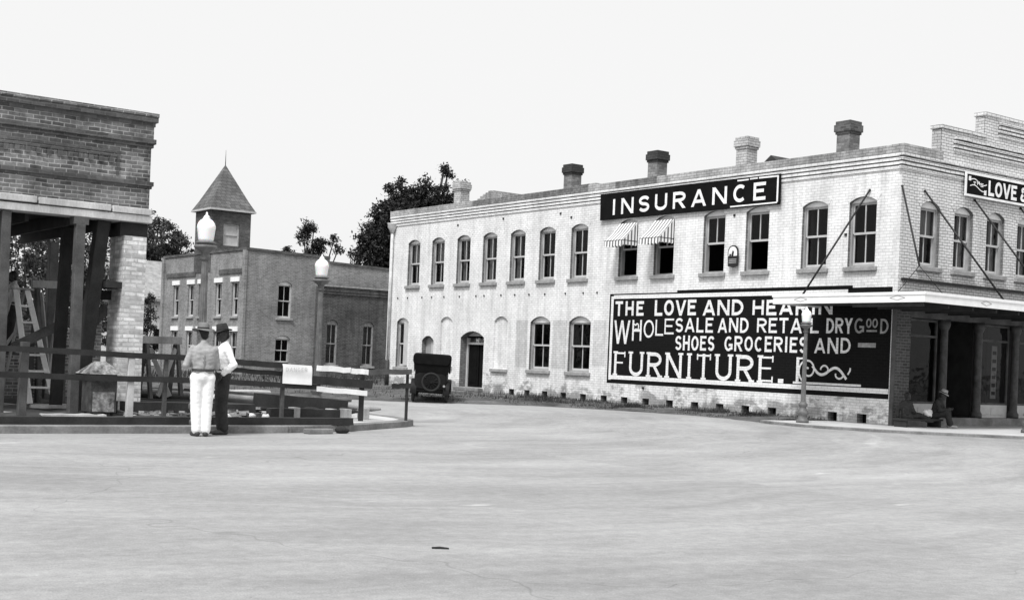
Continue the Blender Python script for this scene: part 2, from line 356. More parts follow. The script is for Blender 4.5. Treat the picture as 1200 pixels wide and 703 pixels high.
def arch_poly(c, w_, z0, z1, rise, n=8):
    """opening outline with a segmental arch on top"""
    p = [(c-w_/2, z0), (c+w_/2, z0)]
    if rise <= 0: return p+[(c+w_/2, z1), (c-w_/2, z1)]
    rr = (w_*w_/4+rise*rise)/(2*rise); zc = z1-rr; a0 = math.asin(min(1, w_/2/rr))
    for i in range(n+1):
        a = a0-2*a0*i/n; p.append((c+rr*math.sin(a), zc+rr*math.cos(a)))
    return p
def inpoly(p, poly):
    x, y = p; c = False; j = len(poly)-1
    for i in range(len(poly)):
        (xi, yi), (xj, yj) = poly[i], poly[j]
        if (yi > y) != (yj > y) and x < (xj-xi)*(y-yi)/(yj-yi)+xi: c = not c
        j = i
    return c
def holed_wall(mb, outer, holes, fn, reveal=.2, rmi=0):
    vs_, es = [], []
    for lp in [outer]+[h[0] if isinstance(h, tuple) else h for h in holes]:
        b = len(vs_); vs_ += [Vector(p) for p in lp]; es += [(b+i, b+(i+1) % len(lp)) for i in range(len(lp))]
    r = delaunay_2d_cdt(vs_, es, [], 0, 1e-5)
    bv = [mb.bm.verts.new(fn(v.x, v.y, 0)) for v in r[0]]
    hl_ = [h[0] if isinstance(h, tuple) else h for h in holes]
    for f in r[2]:
        c = (sum(r[0][i].x for i in f)/len(f), sum(r[0][i].y for i in f)/len(f))
        if not inpoly(c, outer) or any(inpoly(c, q) for q in hl_): continue
        try: g = mb.bm.faces.new([bv[i] for i in f]); g.material_index = mb.mi
        except ValueError: pass
    for h in holes:
        lp, dp = h if isinstance(h, tuple) else (h, reveal)
        for i in range(len(lp)):
            a, b = lp[i], lp[(i+1) % len(lp)]
            mb.face([fn(*a, 0), fn(*b, 0), fn(*b, dp), fn(*a, dp)]).material_index = rmi if dp > .1 else 0
fnA = lambda u, z, d: Vector((d, -u, z))       # u = -Y to the right along the long side, depth inward = +X
fnB = lambda u, z, d: Vector((u, d, z))        # front

# ------------------------------------------------------------------ sign lettering: a small stroke alphabet drawn by hand
def arcp(cx, cy, rx, ry, a0, a1, n=14):
    return [(cx+rx*math.cos(R(a0+(a1-a0)*i/n)), cy+ry*math.sin(R(a0+(a1-a0)*i/n))) for i in range(n+1)]
def glyph(ch, w_, t):
    h = t/2; O = w_/2
    def S(): 
        ry = (1-t)/4
        return [arcp(O, 1-h-ry, O-h, ry, 20, 270, 14)+arcp(O, h+ry, O-h, ry, 90, -160, 14)[1:]]
    G = {
     'I': lambda: [[(O, 0), (O, 1)]],
     'L': lambda: [[(h, 0), (h, 1)], [(0, h), (w_, h)]],
     'T': lambda: [[(O, 0), (O, 1)], [(0, 1-h), (w_, 1-h)]],
     'H': lambda: [[(h, 0), (h, 1)], [(w_-h, 0), (w_-h, 1)], [(h, .5), (w_-h, .5)]],
     'E': lambda: [[(h, 0), (h, 1)], [(0, h), (w_, h)], [(0, 1-h), (w_, 1-h)], [(0, .53), (w_*.85, .53)]],
     'F': lambda: [[(h, 0), (h, 1)], [(0, 1-h), (w_, 1-h)], [(0, .53), (w_*.8, .53)]],
     'N': lambda: [[(h, 0), (h, 1)], [(w_-h, 0), (w_-h, 1)], [(w_-h, 0), (h, 1)]],
     'A': lambda: [[(h, 0), (O, 1)], [(w_-h, 0), (O, 1)], [(w_*.22, .3), (w_*.78, .3)]],
     'V': lambda: [[(h, 1), (O, 0)], [(w_-h, 1), (O, 0)]],
     'W': lambda: [[(h, 1), (w_*.27, 0)], [(w_*.5, 1), (w_*.27, 0)], [(w_*.5, 1), (w_*.73, 0)], [(w_-h, 1), (w_*.73, 0)]],
     'Y': lambda: [[(h, 1), (O, .45)], [(w_-h, 1), (O, .45)], [(O, 0), (O, .5)]],
     'O': lambda: [arcp(O, .5, O-h, .5-h, 0, 360, 28)],
     'C': lambda: [arcp(O, .5, O-h, .5-h, 48, 312, 22)],
     'G': lambda: [arcp(O, .5, O-h, .5-h, 48, 318, 22), [(O*1.05, .42), (w_, .42)], [(w_-h, .1), (w_-h, .44)]],
     'S': S,
     'U': lambda: [[(h, 1), (h, .35)]+arcp(O, .35, O-h, .35-h, 180, 360, 14)+[(w_-h, .35), (w_-h, 1)]],
     'D': lambda: [[(h, 0), (h, 1)], [(h, 1-h), (w_*.35, 1-h)]+arcp(w_*.35, .5, w_*.65-h, .5-h, 90, -90, 16)+[(h, h)]],
     'R': lambda: [[(h, 0), (h, 1)], [(h, 1-h), (w_*.5, 1-h)]+arcp(w_*.5, .745-h/2, w_*.5-h, .255-h/2, 90, -90, 12)+[(h, .49)], [(w_*.45, .49), (w_-h, 0)]],
     '&': lambda: [[(w_, .05), (w_*.25, .72)]+arcp(w_*.42, .8, w_*.2, .2-h, 200, -20, 10)+[(w_*.5, .6), (w_*.2, .42)]+arcp(w_*.4, .25, w_*.4-h, .25-h, 130, 330, 12)+[(w_, .45)]],
     '.': lambda: [[(0, t*.6), (w_, t*.6)]],
    }
    return G[ch]()
WID = dict(I=.32, L=.72, T=.8, H=.85, E=.75, F=.72, N=.95, A=1.0, V=.95, W=1.35, Y=.9, O=.9, C=.85, G=.9, S=.78, U=.88, D=.88, R=.88)
WID['&'] = .9; WID['.'] = .2; WID[' '] = .5
class Letters:
    def __init__(s, fn, d0, step=.0006): s.mb = MB(); s.fn = fn; s.d = d0; s.st = step; s.k = 0
    def stroke(s, pts, t, closed=False):
        """pts in wall units (u,z); flat ribbon of width t"""
        s.k += 1; d = s.d-(s.k % 7)*s.st; P = [Vector(p) for p in pts]
        if len(P) == 2:
            a, b = P; v = b-a
            if abs(v.y) > 1e-6 and abs(v.x) > 1e-6 and abs(v.y) > abs(v.x)*.4:
                ww = t*v.length/abs(v.y)*.5
                q = [(a.x-ww, a.y), (a.x+ww, a.y), (b.x+ww, b.y), (b.x-ww, b.y)]
            else:
                n = Vector((-v.y, v.x)).normalized()*t/2; q = [a-n, b-n, b+n, a+n]
            s.mb.face([s.fn(p[0], p[1], d) for p in q]); return
        lft, rgt = [], []
        cl = (P[0]-P[-1]).length < 1e-5
        for i, p in enumerate(P):
            a = P[i-1] if i else (P[-2] if cl else P[0]); b = P[i+1] if i+1 < len(P) else (P[1] if cl else P[-1])
            d1 = (p-a).normalized() if (p-a).length > 1e-7 else (b-p).normalized(); d2 = (b-p).normalized() if (b-p).length > 1e-7 else d1
            n1 = Vector((-d1.y, d1.x)); n2 = Vector((-d2.y, d2.x)); n = (n1+n2)
            n = n.normalized() if n.length > 1e-6 else n1
            k = t/2/max(.5, n.dot(n1)); lft.append(p+n*k); rgt.append(p-n*k)
        A = [s.mb.bm.verts.new(s.fn(p.x, p.y, d)) for p in lft]; B = [s.mb.bm.verts.new(s.fn(p.x, p.y, d)) for p in rgt]
        for i in range(len(P)-1):
            f = s.mb.bm.faces.new((A[i], A[i+1], B[i+1], B[i])); f.material_index = s.mb.mi
    def rect(s, u0, u1, z0, z1): s.stroke([((u0+u1)/2, z0), ((u0+u1)/2, z1)], u1-u0)
    def word(s, text, u0, u1, z0, z1, tk=.16, gap=.22, serif=0, zl=None, jit=0.):
        """fit a word into a box; zl=(z0,z1) at the left end when the word tapers"""
        H = z1-z0; tot = sum(WID[c] for c in text)+gap*(len(text)-1); k = (u1-u0)/tot; x = u0
        for c in text:
            ww = WID[c]*k; f = ((x+ww/2)-u0)/(u1-u0)
            a, b = (z0, z1) if zl is None else (zl[0]+(z0-zl[0])*f, zl[1]+(z1-zl[1])*f)
            if jit: a += rnd.uniform(-jit, jit); b += rnd.uniform(-jit, jit)
            h = b-a; t = tk*h
            if c != ' ':
                for st in glyph(c, ww/h, tk):
                    s.stroke([(x+p[0]*h, a+p[1]*h) for p in st], t if not serif else (t if len(st) > 2 or abs(st[0][0]-st[1][0]) < .01 or c in 'NAVR' else t*.5))
                if serif:
                    def sf(px, pz): s.stroke([(px-serif*h, pz), (px+serif*h, pz)], serif*h*.6)
                    q = serif*h*.22; ht = tk/2*h
                    ends = {'F': [(ht, 0), (ht, 1)], 'U': [(ht, 1), (ww-ht, 1)], 'R': [(ht, 0), (ht, 1), (ww-ht, 0)], 'N': [(ht, 0), (ht, 1), (ww-ht, 1)], 'I': [(ww/2, 0), (ww/2, 1)], 'T': [(ww/2, 0)], 'E': [(ht, 0), (ht, 1)]}
                    for px, e in ends.get(c, []): sf(x+px, a+q if e == 0 else b-q)
                    if c in 'FET': s.rect(x+ww-t*.45, x+ww, b-serif*h*1.7, b)
                    if c == 'E': s.rect(x+ww-t*.45, x+ww, a, a+serif*h*1.7)
                    if c == 'T': s.rect(x, x+t*.45, b-serif*h*1.7, b)
            x += ww+gap*k

# ------------------------------------------------------------------ ground, roads, kerbs
def gh(x): 
    t = max(0, min(1, (x+13)/9.5)); return .08*t*t*(3-2*t)
def sheet(name, poly, mk, dz, cut=True):
    mb = MB(); mb.face([(x, y, 0) for x, y in poly])
    for k in range(11):
        g = mb.bm.verts[:]+mb.bm.edges[:]+mb.bm.faces[:]
        bmesh.ops.bisect_plane(mb.bm, geom=g, plane_co=(-13.2+k, 0, 0), plane_no=(1, 0, 0))
    for v in mb.bm.verts: v.co.z = gh(v.co.x)+dz
    for f in mb.bm.faces:
        if f.normal.z < 0: f.normal_flip()
    o = mb.build(name, mk, fix=False); return struct(o)
sheet('ground', [(-700, -500), (700, -500), (700, 900), (-700, 900)], 'dirt', -.03)
sheet('road', [(-400, -60), (400, -60), (400, -1.5), (.5, -.5), (-2.3, 1.7), (-2.1, 3.2), (-2.0, 5.45), (-2.5, 7.06), (-3.2, 8.6), (-4.0, 10), (-5.9, 11.1), (-7.6, 12.4), (-8.6, 14.0), (-10.6, 15.4), (-13.4, 16), (-13.4, 3.5), (-400, 3.5)], 'road', 0)
def slab(name, poly, z0, z1, mk):
    mb = MB(); mb.prism(poly, lambda a, b, d: Vector((a, b, d)), z0, z1); o = mb.build(name, mk, bevel=.012); return struct(o)
kerb = [(-60, -.36), (-22.35, -.36), (-19.7, -.38), (-17.44, -.33), (-16, .05), (-14.85, .76), (-14.04, 1.28), (-13.55, 1.75), (-13.3, 2.4), (-13.2, 3.4), (-13.2, 15)]
inner = []
for i, p in enumerate(kerb):
    a = Vector(kerb[max(0, i-1)]); b = Vector(kerb[min(len(kerb)-1, i+1)]); d = (b-a).normalized(); n = Vector((-d.y, d.x)); q = Vector(p)+n*.28; inner.append((q.x, q.y))
for lo, hi in ((0, 3), (3, 5), (5, 7), (7, 10)):       # kerb stones meet at open joints
    a = kerb[lo:hi+1]; b = inner[lo:hi+1]
    e = .015; f0 = Vector(a[0])+(Vector(a[1])-Vector(a[0])).normalized()*e; g0 = Vector(b[0])+(Vector(b[1])-Vector(b[0])).normalized()*e
    slab('kerb', [tuple(f0)]+a[1:]+b[::-1][:-1]+[tuple(g0)], -.1, .125, 'kerb')
slab('pavement', [(x, y) for x, y in inner]+[(-60, 15)], -.1, .115, 'concrete')
mb = MB(); G_ = []
for j in range(41):
    row = []
    for i in range(91):
        x = -34+18.6*i/90+.25*mnoise.noise(Vector((j*.4, 0, 4)))*(i == 90); y = .35+12.5*j/40
        if y < 2.6: x = min(x, -15.7)
        e_ = min(1, min(i, 90-i, j*2, 40-j)/3); row.append(mb.bm.verts.new((x, y, .09+e_*(.05+.05*mnoise.noise(Vector((x*1.3, y*1.3, 0)))+.03*mnoise.noise(Vector((x*5, y*5, 0)))))))
    G_.append(row)
for A, B in zip(G_, G_[1:]):
    for i in range(90): mb.bm.faces.new((A[i], A[i+1], B[i+1], B[i]))
struct(mb.build('torn_up_ground', 'dirt_dark', smooth=True))
sr = [(-2.75, 2.05), (-3.0, 1.5), (-3.15, .45), (-3.05, -.35), (-2.62, -1.4), (-1.68, -2.57), (-.36, -3.9), (1.2, -4.7), (3.5, -5.1), (40, -5.2)]
mb = MB(); inn = []
for i, p in enumerate(sr):
    a = Vector(sr[max(0, i-1)]); b = Vector(sr[min(len(sr)-1, i+1)]); d = (b-a).normalized(); n = Vector((-d.y, d.x)); q = Vector(p)+n*.18; inn.append((q.x, q.y))
slab('kerb', sr+inn[::-1], -.1, .15, 'kerb')
slab('pavement', inn+[(40, 3), (.02, 3), (.02, 2.2), (-2.55, 2.2)], -.1, .143, 'concrete')

# rough verge along the store and earth beyond the end of the paving
mb = MB(); nx, ny = 46, 60
edge = [(2.0, -2.7), (3.4, -2.25), (5.45, -1.98), (7.06, -2.4), (8.6, -3.1), (10, -3.9), (11.1, -5.8), (12.4, -7.5), (14, -8.5), (15.4, -10.5), (30, -13)]
def edge_x(y):
    for (a, xa), (b, xb) in zip(edge, edge[1:]):
        if a <= y <= b: return xa+(xb-xa)*(y-a)/(b-a)
    return edge[0][1] if y < edge[0][0] else edge[-1][1]
def verge_z(x, y):
    e = edge_x(y); f = max(0, min(1, (x-e)/max(.5, min(2, -e)))); n_ = mnoise.noise(Vector((x*1.7, y*1.7, 3)))*.05+mnoise.noise(Vector((x*6, y*6, 9)))*.02
    return gh(x)+.005+min(1, f*3)*(.05+n_)+f*.05
grid = []
for j in range(ny+1):
    y = 2.15+(25.6-2.15)*(j/ny); e = edge_x(y)+mnoise.noise(Vector((0, y*1.4, 0)))*.22; grid.append([mb.bm.verts.new((e+(0-e)*i/nx, y, verge_z(e+(0-e)*i/nx, y) if i else gh(e)-.01)) for i in range(nx+1)])
for A, B in zip(grid, grid[1:]):
    for i in range(nx): mb.bm.faces.new((A[i], A[i+1], B[i+1], B[i]))
struct(mb.build('verge', 'dirt', smooth=True))
mb = MB()
def blade(x, y, z, h, wd):
    a = rnd.uniform(0, 6.28); dx, dy = math.cos(a)*wd, math.sin(a)*wd; lx, ly = rnd.uniform(-.5, .5)*h, rnd.uniform(-.5, .5)*h
    mb.bm.faces.new([mb.bm.verts.new(p) for p in ((x-dx, y-dy, z-.01), (x+dx, y+dy, z-.01), (x+lx, y+ly, z+h))])
for _ in range(26000):
    y = rnd.uniform(2.2, 25) if rnd.random() < .4 else rnd.uniform(2.2, 14.5); e = edge_x(y); x = e*rnd.random()**1.0*.98
    dn = mnoise.noise(Vector((x*.9, y*.9, 5)))+.25*mnoise.noise(Vector((x*4, y*4, 1)))
    nr = min(1, x/e); 
    if dn < rnd.uniform(-.35, .25)+.35*nr or (y < 11 and nr < .3 and rnd.random() < .6): continue
    if abs(y-19.3) < 1.2 and x > -1.6: continue
    blade(x, y, verge_z(x, y), rnd.uniform(.03, .1)*(2.3 if dn > .35 else 1)*(.8 if y < 11 else 1), rnd.uniform(.006, .014))
for _ in range(5200):
    x = rnd.uniform(-13, 12); y = rnd.uniform(26, 43.3)
    if mnoise.noise(Vector((x*.5, y*.5, 2))) < rnd.uniform(-.4, .3): continue
    blade(x, y, gh(x)-.03, rnd.uniform(.1, .35), rnd.uniform(.015, .03))
o = mb.build('grass', 'grass', fix=False); struct(o, 'stuff')

# ------------------------------------------------------------------ windows (shared meshes)
def window_proto(w_, h, rise, fr='frame', open_low=False, shade=0, tym='white_paint', curtain=False):
    """local: x across, y inward, z up from the sill; returns (sash, [(name, mesh object)...]) without parent"""
    zs = h-rise-.005; HC = .03; id3 = lambda a, b, d: Vector((a, d, b))
    s = MB(); y0, y1 = .12, .165; t = .036; a = w_/2-.055
    mid = .07+(zs-.07)*.5
    s.box(-a, -a+t, y0, y1, mid, zs-HC).box(a-t, a, y0, y1, mid, zs-HC).box(-a+t, a-t, y0, y1, zs-HC-t, zs-HC).box(-a+t, a-t, y0, y1, mid-.03, mid+.03).box(-.016, .016, y0+.005, y1-.005, mid+.03, zs-HC-t)
    y0b, y1b = .17, .21
    if not open_low:
        s.box(-a, -a+t, y0b, y1b, .05, mid).box(a-t, a, y0b, y1b, .05, mid).box(-a+t, a-t, y0b, y1b, .05, .05+.07).box(-.016, .016, y0b+.005, y1b-.005, .12, mid)
    sash = s.build('window', fr if fr != 'frame' else 'frame_light', fix=True)
    out = []
    f = MB(); f.box(-w_/2-.003, -a, .09, .23, 0, zs).box(a, w_/2+.003, .09, .23, 0, zs).box(-a, a, .09, .23, zs-HC, zs).box(-a, a, .09, .23, 0, .05)
    out.append(f.build('frame', fr))
    if rise > 0:
        p = arch_poly(0, w_, zs, h, rise); p[0] = (-w_/2, zs+.001); p[1] = (w_/2, zs+.001)
        f = MB(); f.prism(p, id3, .10, .2); out.append(f.build('arch_panel', tym))
    g = MB(); g.face([(-a+t, .142, mid), (a-t, .142, mid), (a-t, .142, zs-HC), (-a+t, .142, zs-HC)])
    if not open_low: g.face([(-a+t, .19, .1), (a-t, .19, .1), (a-t, .19, mid), (-a+t, .19, mid)])
    out.append(g.build('glass', 'glass', fix=False))
    if shade:
        g = MB(); n = 18; z0 = zs-HC-(zs-HC)*shade
        for i in range(n):
            x0, x1 = -a+2*a*i/n, -a+2*a*(i+1)/n; yy = lambda k: .26+.012*math.sin(k*1.9)
            g.face([(x0, yy(i), z0), (x1, yy(i+1), z0), (x1, yy(i+1), zs), (x0, yy(i), zs)])
        out.append(g.build('window_shade', 'shade', fix=False))
    if curtain:
        for sgn in (-1, 1):
            g = MB(); n = 10
            for i in range(n):
                x0, x1 = sgn*(a-.24*i/n), sgn*(a-.24*(i+1)/n); yy = lambda k: .29+.03*math.sin(k*2.1)
                g.face([(x0, yy(i), .1), (x1, yy(i+1), .1), (x1, yy(i+1), zs), (x0, yy(i), zs)])
            out.append(g.build('curtain', 'shade', fix=False))
    si = MB(); si.box(-w_/2-.09, w_/2+.09, -.09, .11, -.13, -.002); out.append(si.build('sill', 'stone', bevel=.012))
    for c in out: c.parent = sash; ORG[c.name] = Vector((0, 0, 0))
    return sash
def place_window(proto, parent, pos, rz, used={}):
    w_ = proto if proto.name not in used else dup(proto)
    used[proto.name] = 1; w_.parent = parent; w_.location = Vector(pos)-ORG[parent.name]; w_.rotation_euler = (0, 0, rz); return w_
AZ = -math.pi/2

# ------------------------------------------------------------------ the white corner store
ST = thing('brick_store', 'long two storey white painted brick corner store with arched windows and iron stayed canopy', 'building', (0, 0, .15), world=True)
LEN, WDT, TOP = 25.62, 14.2, 7.53
upY = [23.75, 21.95, 20.15, 18.4, 16.65, 14.9, 13.12, 10.6, 8.9, 6.72, 4.98, 2.85, 1.22]
UW, UZ0, UZ1, URISE = .9, 4.32, 6.19, .14
holes = [arch_poly(-y, UW, UZ0, UZ1, URISE) for y in upY]
LW = [(24.42, .9, .98, 3.0, .17), (15.12, 1.16, 1.13, 3.03, .2), (12.92, 1.16, 1.13, 3.03, .2)]
holes += [arch_poly(-c, w_, a, b, r) for c, w_, a, b, r in LW]
holes += [(arch_poly(-22.45, .86, .3, 2.28, .2), .22)]                                    # small door
holes += [(arch_poly(-c, .84, 1.1, 3.04, .17), .075) for c in (21.15, 17.5)]              # bricked up
holes += [(arch_poly(-19.33, 1.56, .35, 2.48, .24), .38)]                                 # doorway
ventY = [16.68, 15.75, 14.72, 13.67, 12.6, 11.52, 10.5, 9.47, 8.37, 7.26, 6.21, 5.17, 4.14, 1.97, .99]
holes += [([(-y-.155, .11), (-y+.155, .11), (-y+.155, .39), (-y-.155, .39)], .3) for y in ventY]
mb = MB(); holed_wall(mb, [(-LEN, -.2), (0, -.2), (0, 7.2), (-LEN, 7.2)], holes, fnA, rmi=1)
mb.build('wall', ['brick_white', 'brick_reveal'], ST)['label'] = 'long whitewashed side wall'
# bricked-up panels, dark vent backs
for c in (21.15, 17.5):
    mb = MB(); mb.prism(arch_poly(-c, .84, 1.1, 3.04, .17), fnA, .07, .09); pn = mb.build('blocked_window', 'brick_white', ST); pn['label'] = 'bricked up window'
    mb = MB(); mb.box(-.09, .1, c-.52, c+.52, .98, 1.098); mb.build('sill', 'stone', pn, bevel=.012)
for y in ventY:
    mb = MB(); mb.box(.24, .26, y-.155, y+.155, .11, .39); mb.build('floor_vent', 'black', ST)
# front wall
bxs = [1.25, 2.75, 4.25, 5.75, 7.25, 8.75, 10.25, 11.75, 13.1]
bh = [arch_poly(x, .86, 4.36, 6.1, .17) for x in bxs]
prof = [(0, 3.215), (13.6, 3.215), (13.6, -.2), (WDT, -.2), (WDT, 7.2), (12.6, 7.2), (12.6, 8.1), (10.65, 8.1), (10.65, 8.72), (3.55, 8.72), (3.55, 8.1), (1.6, 8.1), (1.6, 7.2), (0, 7.2)]
mb = MB(); holed_wall(mb, prof, bh, fnB, rmi=1)
mb.build('wall', ['brick_front', 'brick_reveal'], ST)['label'] = 'street front with stepped parapet'
mb = MB(); mb.box(WDT-.2, WDT, .3, LEN-.3, -.2, 7.2).box(.02, WDT, LEN-.3, LEN, -.2, 7.2)
mb.box(.02, .3, .3, LEN-.3, 7.0, 7.2); mb.box(1.6, 12.6, .02, .3, 7.2, 8.08).box(3.55, 10.65, .02, .3, 8.08, 8.7).box(.3, WDT-.2, .02, .3, 6.6, 7.19)
mb.build('wall', 'brick_pale', ST)['label'] = 'rear and party walls'
mb = MB(); mb.box(.02, WDT-.02, .32, LEN-.3, 6.7, 6.85); mb.build('roof', 'tar', ST)
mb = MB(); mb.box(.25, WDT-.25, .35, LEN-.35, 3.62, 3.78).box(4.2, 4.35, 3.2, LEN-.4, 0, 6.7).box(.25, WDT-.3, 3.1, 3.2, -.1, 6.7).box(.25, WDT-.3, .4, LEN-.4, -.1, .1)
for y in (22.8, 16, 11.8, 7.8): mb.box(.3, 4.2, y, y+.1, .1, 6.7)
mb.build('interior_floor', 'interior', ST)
# corbelled cornice: courses standing proud one over another
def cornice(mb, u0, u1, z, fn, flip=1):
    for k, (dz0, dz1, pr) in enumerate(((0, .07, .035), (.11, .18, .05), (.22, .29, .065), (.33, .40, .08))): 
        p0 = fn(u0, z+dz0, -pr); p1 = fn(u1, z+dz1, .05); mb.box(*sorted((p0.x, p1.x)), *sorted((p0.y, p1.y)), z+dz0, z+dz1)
def gap_shade(mb, u0, u1, z, fn):  # dark strips standing in for the shade between the courses
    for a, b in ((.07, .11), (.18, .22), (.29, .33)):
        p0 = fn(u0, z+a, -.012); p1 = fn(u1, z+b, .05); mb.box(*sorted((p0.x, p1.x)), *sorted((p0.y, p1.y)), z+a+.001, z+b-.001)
mb = MB(); cornice(mb, -LEN, 0, 6.83, fnA); mb.mi = 1; gap_shade(mb, -LEN, 0, 6.83, fnA); mb.build('cornice', ['brick_white', 'brick_reveal'], ST)
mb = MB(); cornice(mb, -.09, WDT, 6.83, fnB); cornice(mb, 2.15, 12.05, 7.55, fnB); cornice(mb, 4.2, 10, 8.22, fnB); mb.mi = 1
for q_ in ((-.01, WDT, 6.83), (2.15, 12.05, 7.55), (4.2, 10, 8.22)): gap_shade(mb, *q_, fnB)
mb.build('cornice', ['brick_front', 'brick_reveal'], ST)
mb = MB(); mb.box(-.075, .33, .33, LEN+.02, 7.235, 7.46); mb.box(-.06, .31, 12.3, 13.5, 7.46, 7.52)
mb.build('coping', 'brick_coping', ST)
mb = MB(); mb.box(-.075, 1.6, -.075, .327, 7.235, 7.47); mb.build('coping', 'brick_coping', ST)
mb = MB()
for a, b, z in ((1.6, 3.55, 8.1), (3.55, 10.65, 8.72), (10.65, 12.6, 8.1)): mb.box(a-.03, b+.03, -.035, .34, z, z+.1)
mb.box(12.63, WDT, -.075, .327, 7.235, 7.47)
mb.build('coping', 'brick_front', ST)
# anchor pins in a row above the lower windows, rust spots
pin = None
for i in range(15):
    y = 24.9-i*.92+rnd.uniform(-.2, .2); mb = MB(); mb.beam((-.03, y, 3.82), (.03, y, 3.82), .05, .06)
    mb.build('wall_anchor', 'iron', ST)
for y, z in ((1.75, 5.2), (14.2, 6.62), (13.6, 6.45), (20.6, 6.6), (17.6, 6.66), (9.6, .72), (5.9, 6.0)):
    mb = MB(); mb.beam((-.03, y, z), (.03, y, z), .07, .07); mb.build('wall_anchor', 'iron', ST)
# arch rings
def ring(c, w_, z1, rise, fn, tk, mk):
    rr = (w_*w_/4+rise*rise)/(2*rise); zc = z1-rr; a0 = math.asin(w_/2/rr)*1.03; mb = MB(); n = 12
    ro, ri = rr+tk, rr+.004
    pl = [(c+ro*math.sin(a0-2*a0*i/n), zc+ro*math.cos(a0-2*a0*i/n)) for i in range(n+1)]+[(c+ri*math.sin(-a0+2*a0*i/n), zc+ri*math.cos(-a0+2*a0*i/n)) for i in range(n+1)]
    mb.prism(pl, fn, -.008, .02); return mb.build('window_arch', mk, ST)
for y in upY: ring(-y, UW, UZ1, URISE, fnA, .2, 'brick_white')
for x in bxs: ring(x, .86, 6.1, .17, fnB, .22, 'brick_front')
# windows
wA = window_proto(UW, UZ1-UZ0, URISE); wO = window_proto(UW, UZ1-UZ0, URISE, open_low=True); wS = window_proto(UW, UZ1-UZ0, URISE, shade=.5); wC = window_proto(UW, UZ1-UZ0, URISE, curtain=True)
kinds = [wS, wS, wC, wC, wC, wA, wA, wO, wO, wO, wO, wA, wA]
for y, k in zip(upY, kinds): place_window(k, ST, (0, y, UZ0), AZ)
wB = window_proto(.86, 1.74, .17, shade=.48); wB2 = window_proto(.86, 1.74, .17, curtain=True)
for i, x in enumerate(bxs): place_window(wB if i in (0, 4, 6) else wB2, ST, (x, 0, 4.36), 0)
wL = window_proto(1.16, 1.9, .2)
for c in (15.12, 12.92): place_window(wL, ST, (0, c, 1.13), AZ)
wF = window_proto(.9, 2.02, .17); place_window(wF, ST, (0, 24.42, .98), AZ)['label'] = 'lower window with its shutter half closed'
mb = MB(); mb.box(.06, .09, 23.99, 24.4, 1.05, 2.82); mb.build('shutter', 'frame_light', ST, bevel=.006)
# small door, doorway
mb = MB(); mb.prism(arch_poly(-22.45, .86, .3, 2.28, .2), fnA, .2, .24); d = mb.build('door', 'frame', ST); d['label'] = 'small arched side door'
mb = MB(); mb.box(.17, .2, 22.06, 22.45, .32, 2.06); mb.build('door_leaf', 'frame_light', d)
mb = MB(); mb.box(.3, .4, 20.03, 20.11, .35, 2.28).box(.3, .4, 18.55, 18.63, .35, 2.28).box(.3, .4, 18.63, 20.03, 1.98, 2.06).box(.3, .4, 19.29, 19.35, 2.06, 2.24).box(.3, .4, 18.63, 20.03, 2.24, 2.3)
d = mb.build('doorway', 'frame_light', ST); d['label'] = 'dark double doorway under an arch'
mb = MB(); mb.prism(arch_poly(-19.33, 1.56, 2.3, 2.478, .24), fnA, .28, .36); mb.build('arch_panel', 'frame_light', d)
mb = MB(); mb.face([(.36, 18.63, 2.06), (.36, 20.03, 2.06), (.36, 20.03, 2.24), (.36, 18.63, 2.24)]); mb.build('glass', 'glass', d, fix=False)
for a, b, dd in ((19.36, 20.03, .36), (18.63, 19.3, .37)):
    mb = MB(); mb.box(dd, dd+.04, a, b, .36, 1.98)
    for zz in ((.5, 1.0), (1.15, 1.85)): mb.box(dd-.012, dd+.002, a+.12, b-.12, *zz)
    l_ = mb.build('door_leaf', 'black', d)
mb = MB(); mb.box(-.55, .3, 18.45, 20.2, .05, .2).box(-.25, .34, 18.5, 20.15, .2, .34); mb.build('door_step', 'kerb', ST, bevel=.02)
# chimneys on the parapet
for y, mk, bk in ((21.3, None, 'brick_pale'), (14.35, 'brick_soot', 'brick_mid'), (9.98, 'brick_soot', 'brick_mid'), (6.07, None, 'brick_pale'), (2.28, 'brick_band', 'brick_mid')):
    w2 = .22; z1 = 8.4; mb = MB(); mb.box(.36, .36+2*w2, y-w2, y+w2, 6.86, z1-.34)
    c = mb.build('chimney', bk, ST); c['label'] = 'chimney with a sooty dark head' if mk else 'pale brick chimney'
    mb = MB(); x0, x1 = .36, .36+2*w2
    for e, a, b in ((.03, -.36, -.29), (.06, -.29, -.1), (.03, -.1, 0)): mb.box(x0-e, x1+e, y-w2-e, y+w2+e, z1+a, z1+b)
    mb.build('chimney_cap', mk or 'brick_pale', c)
# roof bits seen over the parapet
mb = MB(); mb.prism([(-.45, 0), (.45, 0), (0, .32)], lambda a, b, d: Vector((3+d, 7.32+a, 8.0+b)), 0, 1.6); mb.box(3.1, 4.4, 7.0, 7.6, 6.85, 8.0); mb.build('roof_vent', 'tar', ST)
mb = MB()
for k in range(9): mb.box(4.0, 6.5, 23.35+k*.2, 23.35+(k+1)*.2, 6.85, 8.35+.32*math.sin(.5+k*.3)+rnd.uniform(-.03, .03))
mb.build('roof_hatch', 'brick_coping', ST)
